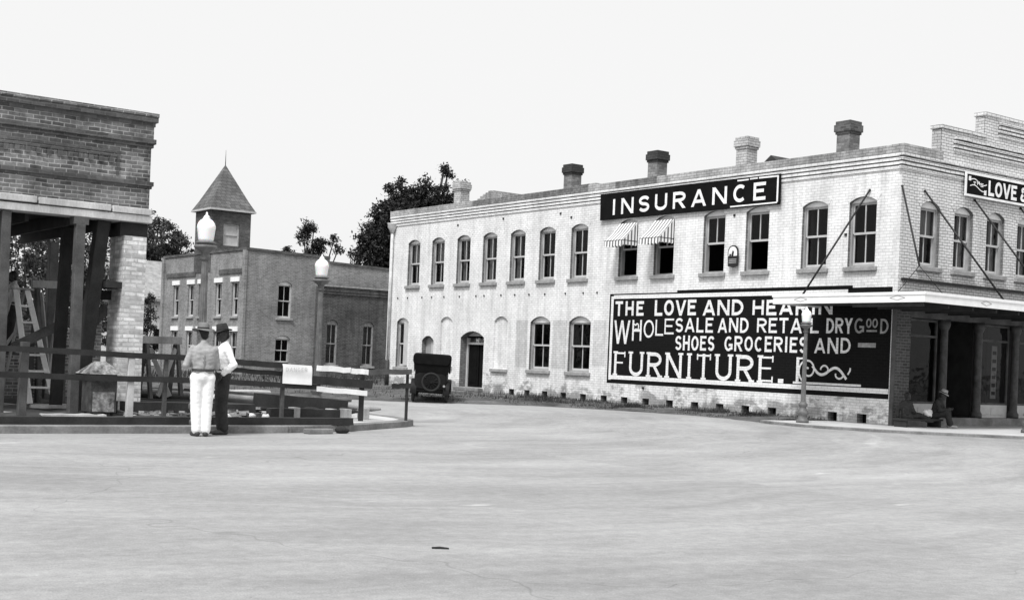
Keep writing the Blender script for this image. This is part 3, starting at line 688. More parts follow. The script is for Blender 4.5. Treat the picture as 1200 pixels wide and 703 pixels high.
# downpipe on the far corner
mb = MB(); mb.tube([(-.1, 25.36, 1.25), (-.1, 25.36, 6.7)], .055, 10); pp = mb.build('downpipe', 'pipe', ST)
mb = MB(); mb.tube([(-.1, 25.36, .1), (-.1, 25.36, 1.24)], .075, 10); mb.build('pipe_shoe', 'pipe_dark', pp)
mb = MB(); mb.lathe([(.07, 0), (.12, .12), (.19, .22), (.2, .36), (.22, .4)], (-.12, 25.36, 6.55), 12); mb.build('rain_head', 'pipe', pp)
mb = MB(); mb.box(-.03, .02, 25.5, 25.62, -.1, 6.8); mb.build('corner_board', 'white_paint', ST)
# wooden ledge over the canopy
mb = MB(); mb.box(.12, 13.9, -.09, .02, 3.93, 4.0); mb.build('ledge', 'wood_dark', ST)

# painted advertisement on the side wall
A_ = Letters(fnA, -.0065)
mb = A_.mb; mb.mi = 0
def quad(u0, u1, z0, z1, d): mb.face([fnA(u0, z0, d), fnA(u1, z0, d), fnA(u1, z1, d), fnA(u0, z1, d)])
quad(-11.4, -.16, .82, 3.76, -.003)
mb.box(-.02, -.0031, 1.45, 8.2, 3.74, 3.82)     # batten the boards were nailed to
mb.mi = 1
A_.rect(-11.32, -11.2, .93, 3.68); A_.stroke([(-11.2, 3.655), (-1.6, 3.655)], .12); A_.stroke([(-11.2, 1.02), (-.17, 1.02)], .13)
A_.word('THE', -11.1, -9.72, 3.03, 3.51, .2, .3, jit=.01); A_.word('LOVE', -9.2, -7.35, 3.03, 3.52, .2, .16, jit=.01)
A_.word('AND', -7.06, -5.4, 3.03, 3.5, .2, .18); A_.word('HEARIN', -5.03, -2.1, 3.03, 3.48, .2, .2, jit=.012)
# the first letters of the second line shrink towards the right
for c, a, b, z0, z1 in (('W', -11.12, -10.34, 2.12, 2.89), ('H', -10.23, -9.78, 2.23, 2.9), ('O', -9.68, -9.2, 2.33, 2.9), ('L', -9.13, -8.77, 2.4, 2.91), ('E', -8.72, -8.3, 2.45, 2.94)):
    A_.word(c, a, b, z0, z1, .12)
A_.stroke([(-10.18, 2.78)]+[(-10.0+.07*math.cos(R(a)), 2.68+.1*math.sin(R(a))) for a in range(150, -160, -20)], .045)
A_.word('SALE', -8.22, -6.6, 2.52, 2.96, .17, .2, jit=.012); A_.word('AND', -6.4, -5.16, 2.52, 2.95, .17, .2, jit=.012); A_.word('RETAIL', -4.83, -2.55, 2.53, 2.95, .17, .2, jit=.012)
A_.word('DRY', -2.29, -1.4, 2.53, 2.95, .17, .14, jit=.012)
A_.word('SHOES', -8.2, -6.52, 1.97, 2.41, .17, .2, jit=.012); A_.word('GROCERIES', -6.1, -2.93, 1.98, 2.42, .17, .2, jit=.012); A_.word('AND', -2.68, -1.44, 1.98, 2.4, .17, .2, jit=.012)
A_.word('FURNITURE', -11.05, -4.15, 1.09, 1.87, .145, .28, serif=.14)
A_.rect(-3.95, -3.75, 1.1, 1.22)
# scroll at the end of the line
A_.rect(-3.3, -3.2, 1.12, 1.85); A_.stroke([(-3.4, 1.14), (-1.05, 1.14)], .06)
A_.stroke([(-3.3, 1.8), (-2.95, 1.84)], .05)
sp_ = [(-2.88+(.04+.00058*a)*math.cos(R(a+60)), 1.5+(.04+.00058*a)*math.sin(R(a+60))) for a in range(540, -1, -20)]
A_.stroke(sp_[::-1], .055)
wv = []
for i in range(31): f = i/30; wv.append((-2.72+1.18*f, 1.62-.28*f-.16*math.sin(f*6.6)))
A_.stroke(wv, .075)
A_.stroke([(-2.3+.13*math.cos(R(a)), 1.52+.12*math.sin(R(a))) for a in range(-80, 200, 20)], .05)
A_.stroke([(-1.78+.13*math.cos(R(a)), 1.36-.1*math.sin(R(a))+.04) for a in range(-60, 220, 20)], .05)
A_.stroke([(-1.5, 1.42), (-1.43, 1.52), (-1.42, 1.6)], .05)
mb.mi = 2; A_.rect(-1.2, -.62, 2.16, 2.28)  # greyer colour for the dash and the letters of GOOD
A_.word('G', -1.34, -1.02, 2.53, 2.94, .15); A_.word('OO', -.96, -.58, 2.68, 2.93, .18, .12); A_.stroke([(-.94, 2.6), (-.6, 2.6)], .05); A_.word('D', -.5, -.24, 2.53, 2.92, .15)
mb.build('painted_advertisement', ['mural_black', 'mural_white', 'letters_grey'], ST, fix=False)['label'] = 'black painted advertisement reading THE LOVE AND HEARIN WHOLESALE AND RETAIL DRY GOODS'

# shop front under the canopy
mb = MB(); mb.box(.02, .62, .0, .62, -.2, 3.215); mb.build('corner_pier', 'brick_shop', ST)
mb = MB(); mb.box(-.06, -.0, -.02, .1, .1, 3.2); mb.build('corner_post', 'wood_mid', ST, bevel=.01)
mb = MB(); mb.box(.62, 13.6, .02, .3, 3.0, 3.28); mb.build('lintel', 'wood_mid', ST)
mb = MB(); mb.box(.62, 13.6, .0, .3, .1, .36).box(.62, 13.6, .3, 3.1, .1, .34); mb.build('shop_floor', 'kerb', ST, bevel=.015)
for x in (2.28, 3.88, 5.68, 7.4, 9.1, 10.8, 12.4):
    mb = MB(); mb.lathe([(.16, 0), (.16, .12), (.13, .16), (.115, .22), (.1, 2.35), (.13, 2.42), (.16, 2.5), (.16, 2.64)], (x, .14, .36), 16); mb.build('column', 'column', ST)
def bay(x0, x1, low, glassy=True, bulk='frame_light'):
    mb = MB(); mb.box(x0, x1, .26, .34, .36, low); p = mb.build('bulkhead', bulk, ST)
    for xx in (x0+.1, (x0+x1)/2): 
        mb = MB(); mb.box(xx, xx+(x1-x0)/2-.2, .245, .262, .44, low-.08); mb.build('bulkhead_panel', bulk, p, bevel=.006)
    mb = MB(); mb.box(x0, x0+.06, .26, .33, low, 2.98).box(x1-.06, x1, .26, .33, low, 2.98).box(x0+.06, x1-.06, .26, .33, low, low+.06).box(x0+.06, x1-.06, .26, .33, 2.5, 2.56).box(x0+.06, x1-.06, .26, .33, 2.92, 2.98)
    f = mb.build('shop_window', 'wood_mid', ST)
    mb = MB(); mb.face([(x0+.06, .3, low+.06), (x1-.06, .3, low+.06), (x1-.06, .3, 2.5), (x0+.06, .3, 2.5)]); mb.face([(x0+.06, .3, 2.56), (x1-.06, .3, 2.56), (x1-.06, .3, 2.92), (x0+.06, .3, 2.92)])
    mb.build('glass', 'glass', f, fix=False)
bay(.64, 2.15, .72); bay(4.0, 5.55, .72); bay(5.8, 7.27, .72); bay(9.25, 10.65, .72); bay(10.95, 12.27, .72)
mb = MB(); mb.box(2.2, 2.26, .34, 1.5, .36, 3.0).box(3.9, 3.96, .34, 1.5, .36, 3.0).box(2.26, 3.9, 1.5, 1.56, 2.5, 3.0); mb.build('entrance_recess', 'wood_dark', ST)
for a, b in ((2.27, 3.06), (3.08, 3.89)):
    mb = MB(); mb.box(a, b, 1.5, 1.55, .36, 2.49)
    for k in range(5): mb.box(a+.1, b-.1, 1.48, 1.502, .5+.38*k, .78+.38*k)
    mb.build('door', 'wood_dark', ST)
mb = MB(); mb.box(.66, 2.1, .5, 1.1, .66, .74); mb.box(4.05, 5.5, .5, 1.1, .66, .74); mb.build('display_shelf', 'wood_mid', ST)

for a, b in ((.68, 2.14), (4.02, 5.53), (5.82, 7.25)):
    mb = MB(); mb.box(a, b, 1.14, 1.18, .36, 2.98); mb.build('dark_backdrop', 'wood_dark', ST)  # backdrop added behind the glass to make the shop windows darker
# canopy
CZ0, CZ1 = 3.22, 3.46
mb = MB(); mb.prism([(-1.85, 2.52), (-.003, 2.52), (-.003, -.003), (13.9, -.003), (13.9, -2.15), (-1.85, -2.15)], lambda a, b, d: Vector((a, b, d)), CZ0+.05, CZ1-.03)
cn = mb.build('canopy', 'wood_dark', ST); cn['label'] = 'flat canopy with white fascia round the corner'
mb = MB(); mb.box(-1.9, -1.85, -2.15, 2.55, CZ0, CZ1).box(-1.9, 13.95, -2.2, -2.15, CZ0, CZ1).box(-1.85, -.01, 2.52, 2.55, CZ0, CZ1)
mb.box(-1.92, -1.9, -2.2, 2.57, CZ1-.06, CZ1+.01).box(-1.9, 13.95, -2.22, -2.2, CZ1-.06, CZ1+.01).box(-1.92, -1.9, -2.22, -2.2, CZ1-.06, CZ1+.01)
mb.build('fascia', 'white_paint', cn)
mb = MB()
for k in range(16): mb.beam((-1.8+k, -2.1, CZ0-.03), (-1.8+k, -.02, CZ0-.03), .06, .14)
mb.build('canopy_joists', 'wood_dark', cn)
for ctr, fn in ((1.6, lambda a, b: Vector((-1.903, 1.6+a, 3.33+b))), (0, lambda a, b: Vector((-1.903, -1.42+a, 3.33+b))), (0, lambda a, b: Vector((.6+a, -2.203, 3.33+b))), (0, lambda a, b: Vector((3.4+a, -2.203, 3.33+b)))):
    mb = MB(); q = [fn(.22, 0), fn(0, .055), fn(-.22, 0), fn(0, -.055)]
    for i in range(4):
        if ctr == 0 or i < 4: mb.beam(q[i], q[(i+1) % 4], .008, .008)
    mb.build('diamond_mark', 'frame', cn)
def rod(p, q, r=.018, nm='stay_rod'):
    mb = MB(); mb.tube([p, q], r, 6); o = mb.build(nm, 'iron', cn)
    return o
def stay(p, q):
    r_ = rod(p, q, .026); mb = MB(); pp = Vector(p); mb.ell(pp, .035, 8, 6); mb.build('rod_plate', 'iron', r_)
stay((-.03, 1.0, 6.34), (-1.84, 1.58, 3.47)); stay((-.03, -.03, 6.36), (-1.42, -1.66, 4.13))
rod((-1.42, -1.66, 4.13), (-1.84, -1.38, 3.47), .01); rod((-1.42, -1.66, 4.13), (-1.14, -2.14, 3.47), .01)
for k in range(6): stay((.94+2.23*k, -.03, 6.34), (1.43+2.23*k, -2.14, 3.47))

# hanging boards and things on the wall
BD = thing('insurance_sign', 'long black board sign with white letters INSURANCE below the cornice', 'sign', (-.03, 8, 6.64), world=True)
mb = MB(); mb.prism([(-11.96, 6.22), (-4.05, 6.18), (-4.07, 7.06), (-11.98, 7.1)], fnA, -.1, -.085); mb.build('board', 'black', BD)
l_ = Letters(fnA, -.102); l_.mb.mi = 0
l_.word('INSURANCE', -11.37, -4.62, 6.36, 6.88, .19, .42)
l_.stroke([(-5.75, 7.0), (-5.3, 7.0)], .04); l_.stroke([(-5.25, 7.01), (-4.95, 7.01)], .04); l_.stroke([(-4.9, 7.01), (-4.17, 7.0)], .045); l_.rect(-4.2, -4.14, 6.26, 7.02); l_.stroke([(-6.0, 6.25), (-4.17, 6.245)], .04)
l_.mb.build('lettering', 'letters', BD, fix=False)
BS = thing('name_sign', 'black board sign with white border and the words THE LOVE & over the front windows', 'sign', (6.9, -.04, 6.7), world=True)
mb = MB(); mb.box(2.62, 11.6, -.1, -.086, 6.42, 7.04); mb.build('board', 'black', BS)
mb = MB(); mb.box(2.6, 11.62, -.115, -.08, 7.0, 7.06).box(2.6, 11.62, -.115, -.08, 6.4, 6.46).box(2.6, 2.66, -.115, -.08, 6.46, 7.0).box(11.56, 11.62, -.115, -.08, 6.46, 7.0); mb.build('border', 'letters', BS)
l_ = Letters(fnB, -.102)
l_.word('LOVE', 3.68, 5.06, 6.51, 6.93, .21, .1); l_.word('&', 5.24, 5.6, 6.51, 6.92, .2); l_.word('HEARIN', 5.9, 8.6, 6.51, 6.92, .2, .2)
rb = [(2.82+.78*i/14, 6.78+.055*math.sin(i/14*6.3)-.06*i/14) for i in range(15)]
l_.stroke([(a, b+.075) for a, b in rb], .025); l_.stroke([(a, b-.09) for a, b in rb], .025)
for k, c in enumerate('THE'): l_.word(c, 2.97+.17*k, 3.09+.17*k, 6.72-.005*k+.03*(k == 1), 6.82-.005*k+.03*(k == 1), .24)
def disc(x, z, r): l_.stroke([(x, z-r), (x, z-r*.4), (x, z+r*.4), (x, z+r)], r*1.6)
l_.stroke([(2.8, 6.83), (2.8, 6.95)], .11); l_.stroke([(3.53, 6.5), (3.53, 6.63)], .11)
l_.mb.build('lettering', 'letters', BS, fix=False)

def awning(y, label):
    t = thing('window_awning', label, 'awning', (0, y, 6.06), group='striped awnings on the upper windows')
    pj, w2, dz = .62, .45, -.62
    mb = MB(); n = 10
    for i in range(n):
        a, b = -w2+2*w2*i/n, -w2+2*w2*(i+1)/n; sg = .02*math.sin(math.pi*(i+.5)/n)
        mb.face([(-.02, a, 0), (-.02, b, 0), (-pj*.5, b, dz*.5-.03), (-pj*.5, a, dz*.5-.03)]); mb.face([(-pj*.5, a, dz*.5-.03), (-pj*.5, b, dz*.5-.03), (-pj, b, dz), (-pj, a, dz)])
    mb.build('cover', 'stripe', t, fix=False)
    for s in (-1, 1):
        mb = MB(); k = 8
        top = [(-.02-(pj-.02)*i/k, dz*i/k-.03*math.sin(math.pi*i/k)) for i in range(k+1)]
        for i in range(k): mb.face([(top[i][0], s*w2, top[i][1]), (top[i+1][0], s*w2, top[i+1][1]), (top[i+1][0], s*w2, dz-.13-.04*((i+1) % 2)), (top[i][0], s*w2, dz-.13-.04*(i % 2))])
        mb.build('side_panel', 'stripe_side', t, fix=False)
    mb = MB(); k = 24
    for i in range(k):
        a, b = -w2+2*w2*i/k, -w2+2*w2*(i+1)/k; z = lambda j: dz-.17-.045*abs(math.sin(j*math.pi/4))
        mb.face([(-pj-.004, a, dz), (-pj-.004, b, dz), (-pj-.012, b, z(i+1)), (-pj-.012, a, z(i))])
    mb.build('valance', 'stripe', t, fix=False)
    mb = MB(); mb.tube([(-.01, -w2, dz), (-pj, -w2, dz), (-pj, w2, dz), (-.01, w2, dz)], .012, 6); mb.build('frame', 'iron', t)
awning(10.62, 'striped canvas window awning farther from the store corner'); awning(8.92, 'striped canvas window awning nearer the store corner')
PQ = thing('oval_plaque', 'small round topped plaque with pale emblem beside an open upper window', 'sign', (-.12, 5.78, 4.78))
shape = [(-.19, -.3), (0, -.34), (.19, -.3), (.2, .08)]+[(.2*math.cos(R(a)), .12+.2*math.sin(R(a))) for a in range(15, 180, 15)]+[(-.2, .08)]
fp = lambda a, b, d: Vector((d, -a, b))
mb = MB(); mb.prism(shape, fp, -.02, .02); mb.build('plate', 'iron', PQ)
mb = MB(); mb.mi = 0; mb.prism([(.17*math.cos(R(a)), .1+.18*math.sin(R(a))) for a in range(0, 181, 15)]+[(-.17, .0), (.17, .0)], fp, -.025, -.021)
mb.mi = 1; mb.prism([(-.05, .0), (.03, .0), (.05, .12), (.0, .17), (-.03, .1)], fp, -.029, -.026); mb.prism([(-.14, .0), (-.07, .0), (-.05, .05), (-.13, .07)], fp, -.029, -.026)
mb.mi = 2
for z in (-.1, -.15, -.2): mb.prism([(-.15, z-.012), (.15, z-.012), (.15, z+.012), (-.15, z+.012)], fp, -.025, -.021)
mb.build('emblem', ['letters', 'iron', 'frame'], PQ)
mb = MB(); mb.beam((.13, 0, .2), (0, 0, .2), .03, .03).beam((.13, 0, -.2), (0, 0, -.2), .03, .03); mb.build('bracket', 'iron', PQ)

# poster and goods in the right display window
P_ = thing('window_poster', 'tall narrow pale poster strip in the right shop window', 'poster', (5.0, .36, .9))
mb = MB(); mb.box(-.13, .13, 0, .012, 0, 1.5); mb.build('sheet', 'shade', P_)
mb = MB()
for k in range(6): mb.box(-.09, .09, -.004, .001, .1+.23*k, .2+.23*k)
mb.build('printed_block', 'felt_dark', P_)

# ------------------------------------------------------------------ town hall and low brick building down the side street
TH = thing('town_hall', 'two storey brick hall with a square pyramid roofed tower', 'building', (1.93, 44, 0), world=True)
fnL = lambda u, z, d: Vector((1.93+d, -u, z)); fnF = lambda u, z, d: Vector((u, 44+d, z))
def rect(c, w_, a, b): return arch_poly(c, w_, a, b, 0)
hU = [53.95, 51.65, 50.05, 47.65, 45.4]; hl = [rect(-y, .85, 3.25, 5.15) for y in hU]; hl2 = [rect(-y, .9, .6, 2.4) for y in hU]
mb = MB(); holed_wall(mb, [(-56.1, -.2), (-44, -.2), (-44, 6.85), (-56.1, 6.85)], hl+hl2, fnL)
hF = [arch_poly(4.28, .86, 3.25, 5.3, .2), arch_poly(4.25, .9, .75, 2.3, .2)]
holed_wall(mb, [(1.93, -.2), (22, -.2), (22, 5.95), (10.6, 6.4), (7.0, 6.5), (7.0, 6.75), (1.93, 6.85)], hF, fnF)
mb.box(1.95, 21.9, 55.8, 56.1, -.2, 6.6).box(21.8, 22, 44.1, 55.8, -.2, 5.9); mb.build('wall', 'brick_hall', TH)
mb = MB(); mb.box(2.2, 21.8, 44.3, 55.8, 5.6, 5.75); mb.build('roof', 'tar', TH)
mb = MB(); mb.box(2.3, 21.6, 44.6, 55.6, 2.9, 3.0).box(5, 5.1, 44.6, 55.6, 0, 5.6); mb.build('interior_floor', 'interior', TH)
mb = MB(); mb.box(1.87, 2.15, 44.25, 56.15, 6.86, 7.0); mb.prism([(1.87, 6.853), (7.0, 6.753), (7.0, 6.9), (1.87, 7.0)], fnF, -.06, .22); mb.prism([(7.0, 6.503), (10.6, 6.403), (22, 5.953), (22, 6.08), (10.6, 6.53), (7.0, 6.63)], fnF, -.06, .22); mb.build('coping', 'brick_band', TH)
mb = MB()
for a, b in ((44.25, 47.6), (51.0, 55.5)): mb.box(1.87, 1.95, a, b, 5.62, 5.88)
mb.build('raised_panel', 'brick_band', TH)
mb = MB(); mb.box(1.8, 1.94, 43.95, 44.3, -.2, 6.86).box(1.8, 1.94, 55.8, 56.12, -.2, 6.86); mb.build('pilaster', 'brick_hall', TH)
hw = window_proto(.85, 1.9, 0, fr='frame_light'); hw2 = window_proto(.9, 1.8, 0, fr='frame_light')
for y in hU:
    place_window(hw, TH, (1.93, y, 3.25), AZ); place_window(hw2, TH, (1.93, y, .6), AZ)
    for z in (5.16, 2.41):
        mb = MB(); mb.box(1.88, 2.0, y-.58, y+.58, z, z+.26); mb.build('lintel', 'white_paint', TH)
hf1 = window_proto(.86, 2.05, .2, fr='frame_light'); place_window(hf1, TH, (4.28, 44, 3.25), 0); hf2 = window_proto(.9, 1.55, .2, fr='frame'); place_window(hf2, TH, (4.25, 44, .75), 0)
# tower
mb = MB(); holed_wall(mb, [(1.9, 5.8), (4.32, 5.8), (4.32, 9.42), (1.9, 9.42)], [rect(3.13, 1.0, 7.4, 8.68)], lambda u, z, d: Vector((u, 48.9+d, z)), .15)
mb.box(1.9, 2.0, 48.902, 51.3, 5.8, 9.42).box(4.22, 4.32, 48.902, 51.3, 5.8, 9.42).box(2, 4.22, 51.2, 51.3, 5.8, 9.42); tw = mb.build('tower', 'brick_band', TH)
mb = MB(); mb.box(2.63, 3.63, 49.0, 49.08, 7.4, 7.48).box(2.63, 3.63, 49.0, 49.08, 8.6, 8.68).box(2.63, 2.72, 49.0, 49.08, 7.48, 8.6).box(3.54, 3.63, 49.0, 49.08, 7.48, 8.6).box(2.72, 3.54, 49.01, 49.07, 8.0, 8.07).box(2.72, 3.54, 49.06, 49.1, 7.48, 8.6); mb.build('tower_window', 'frame_light', tw)
cx, cy, e = 3.11, 50.1, 1.4
mb = MB(); b = [(cx-e, cy-e, 9.5), (cx+e, cy-e, 9.5), (cx+e, cy+e, 9.5), (cx-e, cy+e, 9.5)]
for lo, hi, zl, zh in ((1, .78, 9.5, 10.05), (.78, .0, 10.05, 12.25)):
    A = [(cx+(x-cx)*lo, cy+(y-cy)*lo, zl) for x, y, z in b]; B = [(cx+(x-cx)*hi, cy+(y-cy)*hi, zh) for x, y, z in b]
    for i in range(4): mb.face([A[i], A[(i+1) % 4], B[(i+1) % 4], B[i]] if hi else [A[i], A[(i+1) % 4], (cx, cy, zh)])
rf = mb.build('tower_roof', 'shingle', TH)
mb = MB(); mb.box(cx-e-.03, cx+e+.03, cy-e-.03, cy+e+.03, 9.4, 9.497); mb.build('eaves', 'frame_light', rf)
mb = MB(); mb.tube([(cx, cy, 12.2), (cx, cy, 13.1)], [.025, .008], 6); mb.build('spire', 'iron', rf)

LB = thing('low_brick_building', 'low dark brick building between the hall and the white store', 'building', (6.6, 43, 0), world=True)
fnW = lambda u, z, d: Vector((u, 43.3+d, z))
lx = [6.95, 9.3, 12.2, 15]
mb = MB(); holed_wall(mb, [(6.15, -.2), (22, -.2), (22, 5.15), (6.15, 5.15)], [arch_poly(x, .72, .75, 3.3, .22) for x in lx], fnW)
mb.box(6.15, 6.3, 43.31, 43.9, -.2, 5.15).box(6.3, 22, 43.8, 43.95, 3.5, 5.1); mb.build('wall', 'brick_low', LB)
mb = MB(); mb.box(6.1, 22, 43.24, 43.6, 5.152, 5.26); mb.build('coping', 'stone', LB)
mb = MB(); mb.box(6.15, 22, 43.23, 43.302, 4.75, 4.83).box(6.15, 22, 43.25, 43.302, 4.9, 4.98); mb.build('corbel_band', 'brick_low', LB)
lw = window_proto(.72, 2.55, .22, fr='stone', tym='stone')
for x in lx: place_window(lw, LB, (x, 43.3, .75), 0)

# far pale house
HS = thing('far_house', 'small pale house with a plain sloping roof behind the hall', 'house', (4, 70, 0), world=True)
mb = MB(); mb.box(.5, 9.5, 66, 74, 0, 4.6); mb.build('wall', 'white_paint', HS)
mb = MB(); mb.prism([(65.5, 4.5), (70, 7.4), (74.5, 4.5), (74.5, 4.7), (70, 7.6), (65.5, 4.7)], lambda a, b, d: Vector((d, a, b)), .1, 9.9); mb.prism([(66.3, 4.5), (73.7, 4.5), (70, 6.9)], lambda a, b, d: Vector((d, a, b)), .6, 9.4); mb.build('roof', 'wood_grey', HS)
mb = MB(); mb.box(5.2, 6.0, 65.95, 66.02, 1.2, 2.6); mb.build('window', 'black', HS)

# ------------------------------------------------------------------ left building, lower storey torn out
LX, FY = -18.9, 3.0
BL = thing('shored_building', 'dark brick building corner with its ground floor torn out and propped on posts', 'building', (-24, 3, .12), world=True)
mb = MB(); mb.box(-34, LX, FY, FY+.35, 4.03, 5.36).box(-34, LX+.03, FY-.03, FY+.3, 5.36, 5.6)
mb.box(LX-.3, LX, FY+.35, 9.2, 3.9, 5.5).box(-34, LX, 9.2, 9.5, 3.9, 5.6); mb.build('wall', 'brick_left', BL)
mb = MB(); mb.box(-34, LX-.3, FY+.35, 9.2, 5.2, 5.3); mb.build('roof', 'tar', BL)
mb = MB()
for a, b, pr in ((5.6, 5.68, .05), (5.68, 5.78, .09), (5.2, 5.27, .035), (5.27, 5.36, .07), (4.42, 4.47, .03), (4.47, 4.55, .055)): mb.box(-34, LX+pr, FY-pr, FY+.1, a, b)
mb.build('corbel_band', 'brick_band', BL)
mb = MB(); mb.box(-34, LX+.1, FY-.1, FY+.4, 5.783, 5.85); mb.build('coping', 'brick_left', BL)
mb = MB(); xr = -19.5
mb.box(-34, xr, FY-.02, FY+.01, 5.02, 5.08).box(xr-.06, xr, FY-.02, FY+.01, 4.62, 5.02)
for k in range(60):
    x = xr-.12-k*.19; mb.box(x-.085, x, FY-.03, FY+.01, 4.83, 4.95)
mb.box(-34, xr-.06, FY-.035, FY+.01, 4.95, 5.0); mb.build('dentil_panel', 'brick_band', BL)
# timber needle beams and boards below the brickwork
mb = MB(); mb.box(-34, -21.0, FY-.09, FY+.33, 3.93, 4.05).box(-20.97, -19.65, FY-.09, FY+.33, 3.92, 4.04).box(-19.62, LX+.03, FY-.09, FY+.33, 3.91, 4.03); mb.build('beam', 'wood_fascia', BL, bevel=.01)
mb = MB(); mb.box(-34, LX+.05, FY-.07, FY+.34, 3.76, 3.9); mb.build('beam', 'wood_fascia', BL, bevel=.01)
mb = MB(); mb.box(-34, LX-.05, FY+.36, 9.4, 3.86, 3.95)
for k in range(20): mb.box(-34.0+k*.76, -33.93+k*.76, FY+.36, 9.2, 3.62, 3.858)
mb.build('ceiling', 'wood_dark', BL)
mb = MB(); mb.box(LX-.44, LX-.01, FY+.02, FY+.8, .1, 3.5); mb.build('brick_pier', 'brick_pier', BL)
mb = MB(); mb.box(LX-.5, LX+.02, FY+.1, FY+.8, 3.5, 3.755); mb.build('pier_head', 'wood_dark', BL)
mb = MB(); mb.box(LX-.75, LX-.4, FY+.05, FY+.75, 2.5, 2.62); mb.build('ledge', 'wood_dark', BL)
for p, q, wd, mk in (((-20.2, 2.98, .11), (-20.2, 2.98, 3.62), .17, 'wood_mid'), ((-21.5, 3.05, .11), (-21.5, 3.05, 3.75), .16, 'wood_mid'), ((-19.98, 3.4, .11), (-19.68, 3.3, 3.75), .24, 'wood_dark'),
                 ((-20.02, 4.6, .11), (-19.92, 4.6, 3.7), .2, 'wood_dark'), ((-21.62, 6.8, .11), (-21.62, 6.8, 3.7), .2, 'wood_dark'), ((-18.9, 8.9, .11), (-18.9, 8.9, 3.7), .2, 'wood_mid'), ((-21.75, 3.0, .11), (-21.75, 3.0, 3.75), .07, 'wood_pale'), ((-20.9, 8.9, .11), (-20.9, 8.9, 3.7), .2, 'wood_dark')):
    mb = MB(); mb.beam(p, q, wd, wd, (0, 1, 0)); mb.build('prop_post', mk, BL, bevel=.008)
mb = MB(); mb.box(-20.32, -20.06, FY-.1, FY+.2, 3.62, 3.758); mb.build('post_head', 'wood_mid', BL)
for a, b in (((-19.9, 3.6, 2.35), (-19.0, 3.7, 2.4)), ((-19.85, 3.9, 1.5), (-19.3, 4.0, 2.15)), ((-20.7, 5.2, 1.3), (-19.5, 5.2, 1.95))):
    mb = MB(); mb.beam(a, b, .08, .18); mb.build('brace', 'wood_dark' if a[2] > 2 else 'wood_mid', BL)
mb = MB(); mb.box(-34, -22.4, 9.25, 9.48, .05, 2.6)
x = -22.4
while x < -17.7:
    mb.box(x, x+.3, 9.25, 9.48, .05, 2.0+.35*math.sin(x*2.1)+rnd.uniform(-.15, .15)); x += .3
mb.build('rear_wall', 'brick_left', BL)['label'] = 'broken remains of the rear wall'

# ------------------------------------------------------------------ trees
def tree(name, label, base, h, clumps, n, leaf, mk, cat='tree', group=None, trunk=.25):
    t = thing(name, label, cat, base, group=group)
    mb = MB(); cz = sum(c[0][2] for c in clumps)/len(clumps); fork = max(.8, min(c[0][2] for c in clumps)*.55)
    mb.tube([(0, 0, -.1), (.06, .03, fork*.5), (0, 0, fork)], [trunk*1.3, trunk, trunk*.85], 9)
    for c, r in clumps:
        k = Vector((0, 0, fork)); q = Vector(c); md = (k+q)/2+Vector((rnd.uniform(-.3, .3), rnd.uniform(-.3, .3), -.2))
        mb.tube([k, md, q, q+Vector((rnd.uniform(-.3, .3), rnd.uniform(-.3, .3), r[2]*.7))], [trunk*.6, trunk*.4, trunk*.2, .02], 6)
    mb.build('trunk', 'trunk', t)
    mb = MB(); tot = sum(c[1][0]*c[1][1]*c[1][2] for c in clumps)
    for c, r in clumps:
        nn = int(n*(r[0]*r[1]*r[2])/tot); tw = max(6, nn//38)
        for _ in range(tw):
            # twig tufts, denser near the surface
            while True:
                d = Vector((rnd.uniform(-1, 1), rnd.uniform(-1, 1), rnd.uniform(-1, 1)))
                if .05 < d.length < 1: break
            d = d.normalized()*(d.length**.45)*rnd.uniform(.8, 1.12)
            p = Vector(c)+Vector((d.x*r[0], d.y*r[1], d.z*r[2])); ts = leaf*rnd.uniform(1.6, 3.4)
            for _ in range(38):
                q = p+Vector((rnd.gauss(0, 1), rnd.gauss(0, 1), rnd.gauss(0, .8)))*ts*.55
                a = Vector((rnd.gauss(0, 1), rnd.gauss(0, 1), rnd.gauss(0, 1))).normalized(); b = a.orthogonal().normalized(); cc = a.cross(b); s_ = leaf*rnd.uniform(.6, 1.15)
                b = (b*math.cos(1)+cc*math.sin(1)); cc = a.cross(b)
                mb.bm.faces.new([mb.bm.verts.new(q+v) for v in (b*s_, cc*s_*.45, -b*s_, -cc*s_*.45)])
    mb.build('crown', mk, t, fix=False); return t
def cl(*a): return [((x, y, z), (r, r2, r3)) for x, y, z, r, r2, r3 in a]
far = lambda *a: [((x*1.33, y*1.33, (z-1.45)*1.33+1.45), (r*1.33, r2*1.33, r3*1.33)) for x, y, z, r, r2, r3 in a]
tree('broadleaf_tree', 'big dense dark tree rising behind the far end of the white store', (21.65, 58.6, 0), 14,
     far((0, 0, 8.0, 2.3, 2.3, 2.5), (-1.4, .9, 7.3, 1.5, 1.5, 1.8), (1.6, -1.2, 8.8, 1.6, 1.6, 1.6), (.7, -.6, 9.6, 1.3, 1.3, 1.3), (-1.9, 1.3, 6.2, 1.3, 1.3, 1.5), (2.0, -1.5, 8.8, 1.2, 1.2, 1.3), (0, 0, 5.6, 2.3, 2.3, 1.8), (-1.0, .7, 9.8, .5, .5, .6), (-.7, .5, 10.75, .22, .22, .35), (-1.15, .8, 10.5, .2, .2, .25), (1.3, -1, 11.1, .42, .42, .5), (1.2, -.9, 11.75, .2, .2, .25), (1.9, -1.4, 10.6, .4, .4, .5), (.4, -.3, 10.9, .25, .25, .4), (.2, -.1, 10.1, .9, .9, .6), (-.6, .5, 8.8, 1.6, 1.6, 1.4), (3.3, -2.5, 9.2, .35, .35, .6)), 78000, .135, 'leaf_dark', trunk=.4)
